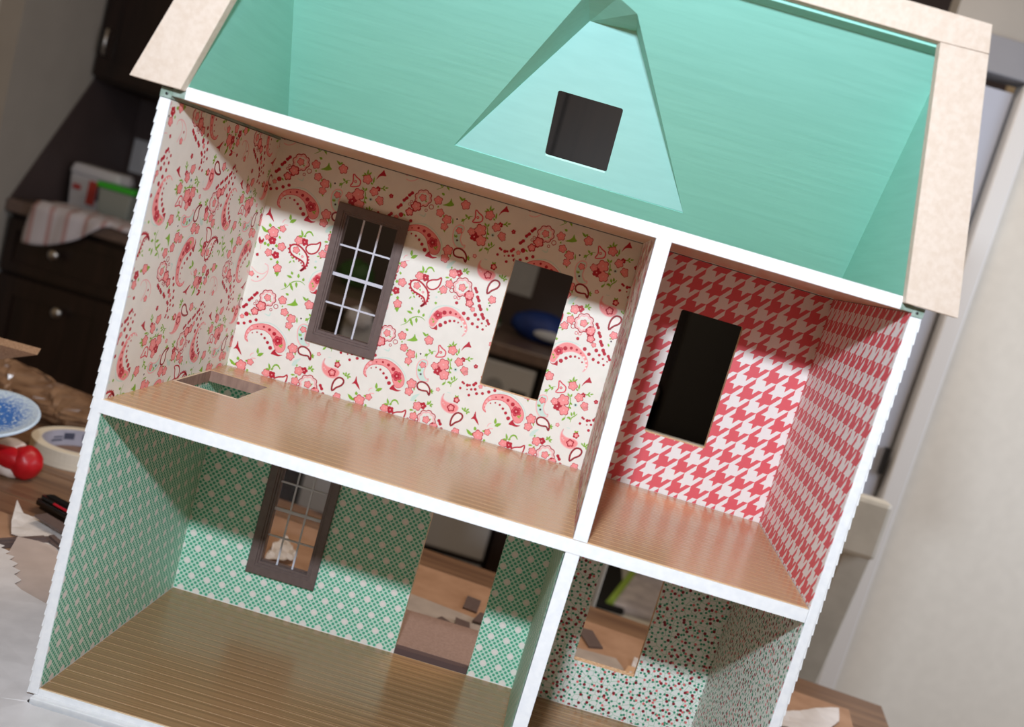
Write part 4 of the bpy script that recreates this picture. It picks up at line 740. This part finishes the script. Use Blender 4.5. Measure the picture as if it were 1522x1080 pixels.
def cabinet(x0, x1, label, doors=1, drawer=True, back=2.845):
    c = thing('base_cabinet', label, 'cabinet', ((x0 + x1) / 2, 2.52, FZ), 0, 'dark lower cabinets along the kitchen wall'); w2 = (x1 - x0) / 2
    bm = bmesh.new(); bx(bm, -w2 + .001, w2 - .001, -.300, back - 2.5205, .09, .885); obj('carcass', bm, cab, c)
    bm = bmesh.new(); bx(bm, -w2 + .001, w2 - .001, -.25, .30, 0, .0895); obj('kick_board', bm, cab, c)
    def front(name, z0, z1, xa, xb):
        bm = bmesh.new(); bx(bm, xa, xb, -.320, -.3005, z0, z1); f = obj(name, bm, cab, c, bevel=.003)
        b = .055 if z1 - z0 > .25 else .03
        bm = bmesh.new()                              # raised rails round a recessed field
        bx(bm, xa, xb, -.328, -.3202, z0, z0 + b); bx(bm, xa, xb, -.328, -.3202, z1 - b, z1); bx(bm, xa, xa + b, -.328, -.3202, z0 + b, z1 - b); bx(bm, xb - b, xb, -.328, -.3202, z0 + b, z1 - b)
        obj('rail', bm, cab, f); return f
    def knob(f, x, z):
        bm = bmesh.new(); lathe(bm, [(.005, 0), (.005, .012), (.014, .018), (.017, .026), (.012, .032), (.001, .034)], 20, Matrix.Translation((x, -.328, z)) @ Matrix.Rotation(math.pi / 2, 4, 'X')); obj('knob', bm, chrome, f, smooth=True)
    dw = (2 * w2 - .012) / doors
    for i in range(doors):
        xa = -w2 + .006 + i * dw + .004; xb = xa + dw - .008
        zt_ = .87
        if drawer: f = front('drawer', .715, .87, xa, xb); knob(f, (xa + xb) / 2 - .02, .80); zt_ = .70
        f = front('door', .11, zt_, xa, xb); knob(f, xb - .16, zt_ - .065)
    return c
cabinet(-1.390, -1.000, 'dark wooden base cabinet at far left under towel and counter')
cabinet(-.998, -.345, 'wide dark base cabinet hidden mostly behind the dollhouse', 2)
cabinet(.270, .615, 'narrow dark base cabinet directly right of the grey dishwasher', 1)
ct = box('countertop', -1.391, .620, 2.175, 2.849, .1120, .1500, ctop, bevel=.005); tag(ct, 'long brown countertop above the dark base cabinets', 'countertop')
sd = plate('side_splash', [[(2.19, .151), (2.849, .151), (2.849, .565), (2.52, .565)]], (-1.3910 + .006, 0, 0), Y_, Z_, .006, splash); tag(sd, 'dark side splash panel with slanted front edge on left wall', 'splashback')
# dishwasher
dw = thing('dishwasher', 'grey dishwasher with round dial and dark handle slot under counter', 'dishwasher', (-.038, 2.52, FZ), 0)
bm = bmesh.new(); bx(bm, -.300, .300, -.29, .32, .10, .880); obj('body', bm, black, dw)
bm = bmesh.new(); bx(bm, -.298, .298, -.325, -.2905, .745, .870); obj('control_panel', bm, steel, dw, bevel=.006)
bm = bmesh.new(); bx(bm, -.298, .298, -.318, -.2905, .262, .725); obj('door', bm, steel, dw, bevel=.006)
bm = bmesh.new(); bx(bm, -.298, .298, -.318, -.2905, .10, .240); obj('lower_panel', bm, steel, dw, bevel=.004)
bm = bmesh.new(); lathe(bm, [(.030, 0), (.029, .012), (.012, .014), (.010, .022), (.001, .022)], 28, Matrix.Translation((.185, -.3255, .790)) @ Matrix.Rotation(math.pi / 2, 4, 'X')); obj('dial', bm, mat('dial_grey', rgb(140, 142, 146), .4)[0], dw)
bm = bmesh.new(); bx(bm, .235, .285, -.3275, -.3252, .776, .800); bmesh.ops.bevel(bm, geom=bm.edges[:], offset=.0008, segments=1, affect='EDGES'); obj('handle_slot', bm, black, dw)
# upper cabinets
def upper_cab(x0, x1, label, hx):
    c = thing('wall_cabinet', label, 'cabinet', ((x0 + x1) / 2, 2.68, .562), 0, 'dark wall cabinets over the counter'); w2 = (x1 - x0) / 2
    bm = bmesh.new(); bx(bm, -w2 + .001, w2 - .001, -.165, .165, 0, .80); obj('carcass', bm, cab, c)
    for xa, xb in ((-w2 + .004, -.002), (.002, w2 - .004)):
        bm = bmesh.new(); bx(bm, xa, xb, -.183, -.1655, .012, .79); f = obj('door', bm, cab, c, bevel=.003)
        bm = bmesh.new(); b = .055
        bx(bm, xa, xb, -.190, -.1832, .012, .012 + b); bx(bm, xa, xb, -.190, -.1832, .79 - b, .79); bx(bm, xa, xa + b, -.190, -.1832, .012 + b, .79 - b); bx(bm, xb - b, xb, -.190, -.1832, .012 + b, .79 - b)
        obj('rail', bm, cab, f)
        h = xa + .03 if hx == 'l' else xb - .03
        bm = bmesh.new(); tube(bm, [(h, -.191, .075), (h, -.212, .085), (h, -.215, .12), (h, -.212, .155), (h, -.191, .165)], .0055); obj('handle', bm, chrome, f, smooth=True)
upper_cab(-1.388, -.70, 'dark wall cabinet at far left beside roof frame', 'l')
upper_cab(-.698, .10, 'dark wall cabinet hidden behind the dollhouse roof', 'l')
upper_cab(.102, .62, 'dark wall cabinet seen through the dormer window', 'r')
fg = thing('refrigerator', 'black refrigerator standing behind dollhouse beside the dark cabinets', 'refrigerator', (1.03, 2.50, FZ))
bm = bmesh.new(); bx(bm, -.40, .40, -.30, .34, .03, 1.78); obj('body', bm, black, fg, bevel=.006)
for nm, z0, z1 in (('freezer_door', 1.28, 1.77), ('door', .06, 1.27)):
    bm = bmesh.new(); bx(bm, -.398, .398, -.37, -.301, z0, z1); f = obj(nm, bm, black, fg, bevel=.010)
    bm = bmesh.new(); tube(bm, [(.34, -.371, z0 + .10), (.34, -.41, z0 + .12), (.34, -.41, z0 + .36), (.34, -.371, z0 + .38)], .010); obj('handle', bm, black, f, smooth=True)
bm = bmesh.new(); bx(bm, -.36, .36, -.26, .30, 0, .0295); obj('foot', bm, black, fg)

# things on the counter
CT = .1503
tubw = mat('white_tub_plastic', rgb(214, 214, 220), .4)[0]
tub = thing('white_tub', 'large white plastic tub with red and dark printed label on counter', 'tub', (-1.285, 2.50, CT))
bm = bmesh.new(); bmp = [(-.078, -.055), (.078, -.055), (.090, .0), (.078, .055), (-.078, .055), (-.090, 0)]
def prism(bm, pts, z0, z1, s0=1, s1=1):
    a = [bm.verts.new((x * s0, y * s0, z0)) for x, y in pts]; b = [bm.verts.new((x * s1, y * s1, z1)) for x, y in pts]; n = len(pts)
    bm.faces.new(list(reversed(a))); bm.faces.new(b)
    for i in range(n): bm.faces.new([a[i], a[(i + 1) % n], b[(i + 1) % n], b[i]])
prism(bm, bmp, 0, .108, .9, 1); obj('tub_body', bm, tubw, tub, bevel=.006)
bm = bmesh.new(); prism(bm, bmp, .1085, .142, 1.06, .96); obj('tub_lid', bm, tubw, tub, bevel=.008)
for nm, a, col in (('red_label', (-.012, .016, .022, .098), (196, 70, 60)), ('dark_label', (.018, .058, .040, .094), (60, 40, 66)), ('brown_label', (.060, .074, .026, .084), (130, 60, 60)), ('red_letters', (-.062, -.036, .060, .076), (196, 70, 70))):
    bm = bmesh.new(); bx(bm, a[0], a[1], -.0562, -.0552, a[2], a[3]); obj(nm, bm, mat('label_ink_' + nm, rgb(*col), .6)[0], tub)
jar = thing('green_lidded_tub', 'clear plastic food tub with bright green lid on counter', 'tub', (-1.165, 2.40, CT))
bm = bmesh.new(); prism(bm, [(-.055, -.045), (.055, -.045), (.055, .045), (-.055, .045)], 0, .094, .86, 1); obj('tub_body', bm, mat('frosted_plastic', rgb(150, 156, 150), .3)[0], jar, bevel=.006)
bm = bmesh.new(); prism(bm, [(-.060, -.050), (.060, -.050), (.060, .050), (-.060, .050)], .0945, .112); obj('tub_lid', bm, mat('green_lid', rgb(60, 190, 50), .4)[0], jar, bevel=.004)
# striped tea towel: lies on the counter and hangs over its edge
tw, tt = mat('striped_towel', rgb(206, 200, 208), .85)
g = tt.xyz(); wv = tt.m('SINE', tt.m('MULTIPLY', g[0], 120)); st_ = tt.m('GREATER_THAN', wv, .72)
tt.l(tt.mix(st_, rgb(208, 204, 212), rgb(190, 158, 160)), tt.b.inputs['Base Color'])
bm = bmesh.new(); nu, nv = 26, 22; G = []
for i in range(nu + 1):
    row = []
    for j in range(nv + 1):
        u = i / nu; v = j / nv; x = -.10 + .42 * u
        drop = .115 * (1 - min(1, u / .55) ** 2) + .004
        s = v * (.16 + drop); wob = .006 * math.sin(u * 34) * (1 - abs(v - .5))
        if s < .16: y, z = .16 - s, .008 + .008 * abs(math.sin(u * 19 + v * 7))
        else: y, z = -.010 - .006 * math.sin(u * 30), .004 - (s - .16)
        row.append(bm.verts.new((x + .01 * math.sin(v * 5), y + (wob if s > .16 else 0), z)))
    G.append(row)
for i in range(nu):
    for j in range(nv): bm.faces.new([G[i][j], G[i + 1][j], G[i + 1][j + 1], G[i][j + 1]])
towel = obj('tea_towel', bm, tw, smooth=True); sm = towel.modifiers.new('solid', 'SOLIDIFY'); sm.thickness = .0035; sm.offset = 1
towel.location = (-1.200, 2.168, CT + .0010); tag(towel, 'white tea towel with pinkish stripes draped over counter edge', 'towel')
# switch plates on the back wall
def plate_(x, z, label):
    p = thing('switch_plate', label, 'switch', (x, 2.8495, z), 0, 'pale switch plates on backsplash')
    bm = bmesh.new(); bx(bm, -.055, .055, -.006, .0004, -.060, .060); obj('cover', bm, mat('switch_plastic', rgb(196, 200, 208), .5)[0] if 'switch_plastic' not in MATS else MATS['switch_plastic'], p, bevel=.002)
    for dx in (-.023, .023):
        bm = bmesh.new(); bx(bm, dx - .012, dx + .012, -.010, -.0061, -.030, .030); obj('rocker', bm, MATS['switch_plastic'], p, bevel=.0015)
plate_(-1.320, .352, 'pale double switch plate left of dollhouse above the counter'); plate_(.088, .322, 'pale double switch plate seen through the open upper window')
# blue bundle and small green item on the counter
bb_ = thing('blue_bag', 'dark blue bundle with white front on counter seen through upper window', 'bag', (.225, 2.50, CT))
blob('bundle', .105, .06, .052, (0, 0, .050), noisy('blue_cloth', rgb(28, 62, 140), rgb(22, 50, 120), (30, 30, 30), .6), bb_, .05, 3)
blob('white_patch', .050, .012, .016, (.030, -.056, .034), mat('pale_patch', rgb(200, 204, 210), .6)[0], bb_, .05, 6)
gd_ = thing('glass_bowl', 'small clear bowl with green leaves on counter beside blue bundle', 'bowl', (.055, 2.46, CT))
bm = bmesh.new(); lathe(bm, [(.020, 0), (.035, .010), (.044, .030), (.040, .030), (.031, .012), (.001, .006)], 28, cap=False); obj('bowl', bm, mat('pale_glass', rgb(170, 184, 180), .15)[0], gd_, smooth=True)
blob('leaves', .036, .030, .020, (0, 0, .036), mat('dark_green_leaves', rgb(40, 110, 36), .6)[0], gd_, .2, 2)
gl = thing('green_plant', 'green leafy clump on counter seen through the framed upper window', 'plant', (-.405, 2.50, CT - .0))
blob('foliage', .060, .04, .045, (0, 0, .048), mat('leaf_green', rgb(30, 84, 22), .6)[0], gl, .2, 2)
kt = thing('white_cloth', 'white cloth hanging over counter edge behind framed upper window', 'cloth', (-.285, 2.165, .142))
blob('cloth', .040, .012, .030, (0, 0, -.035), tubw, kt, .12, 5)
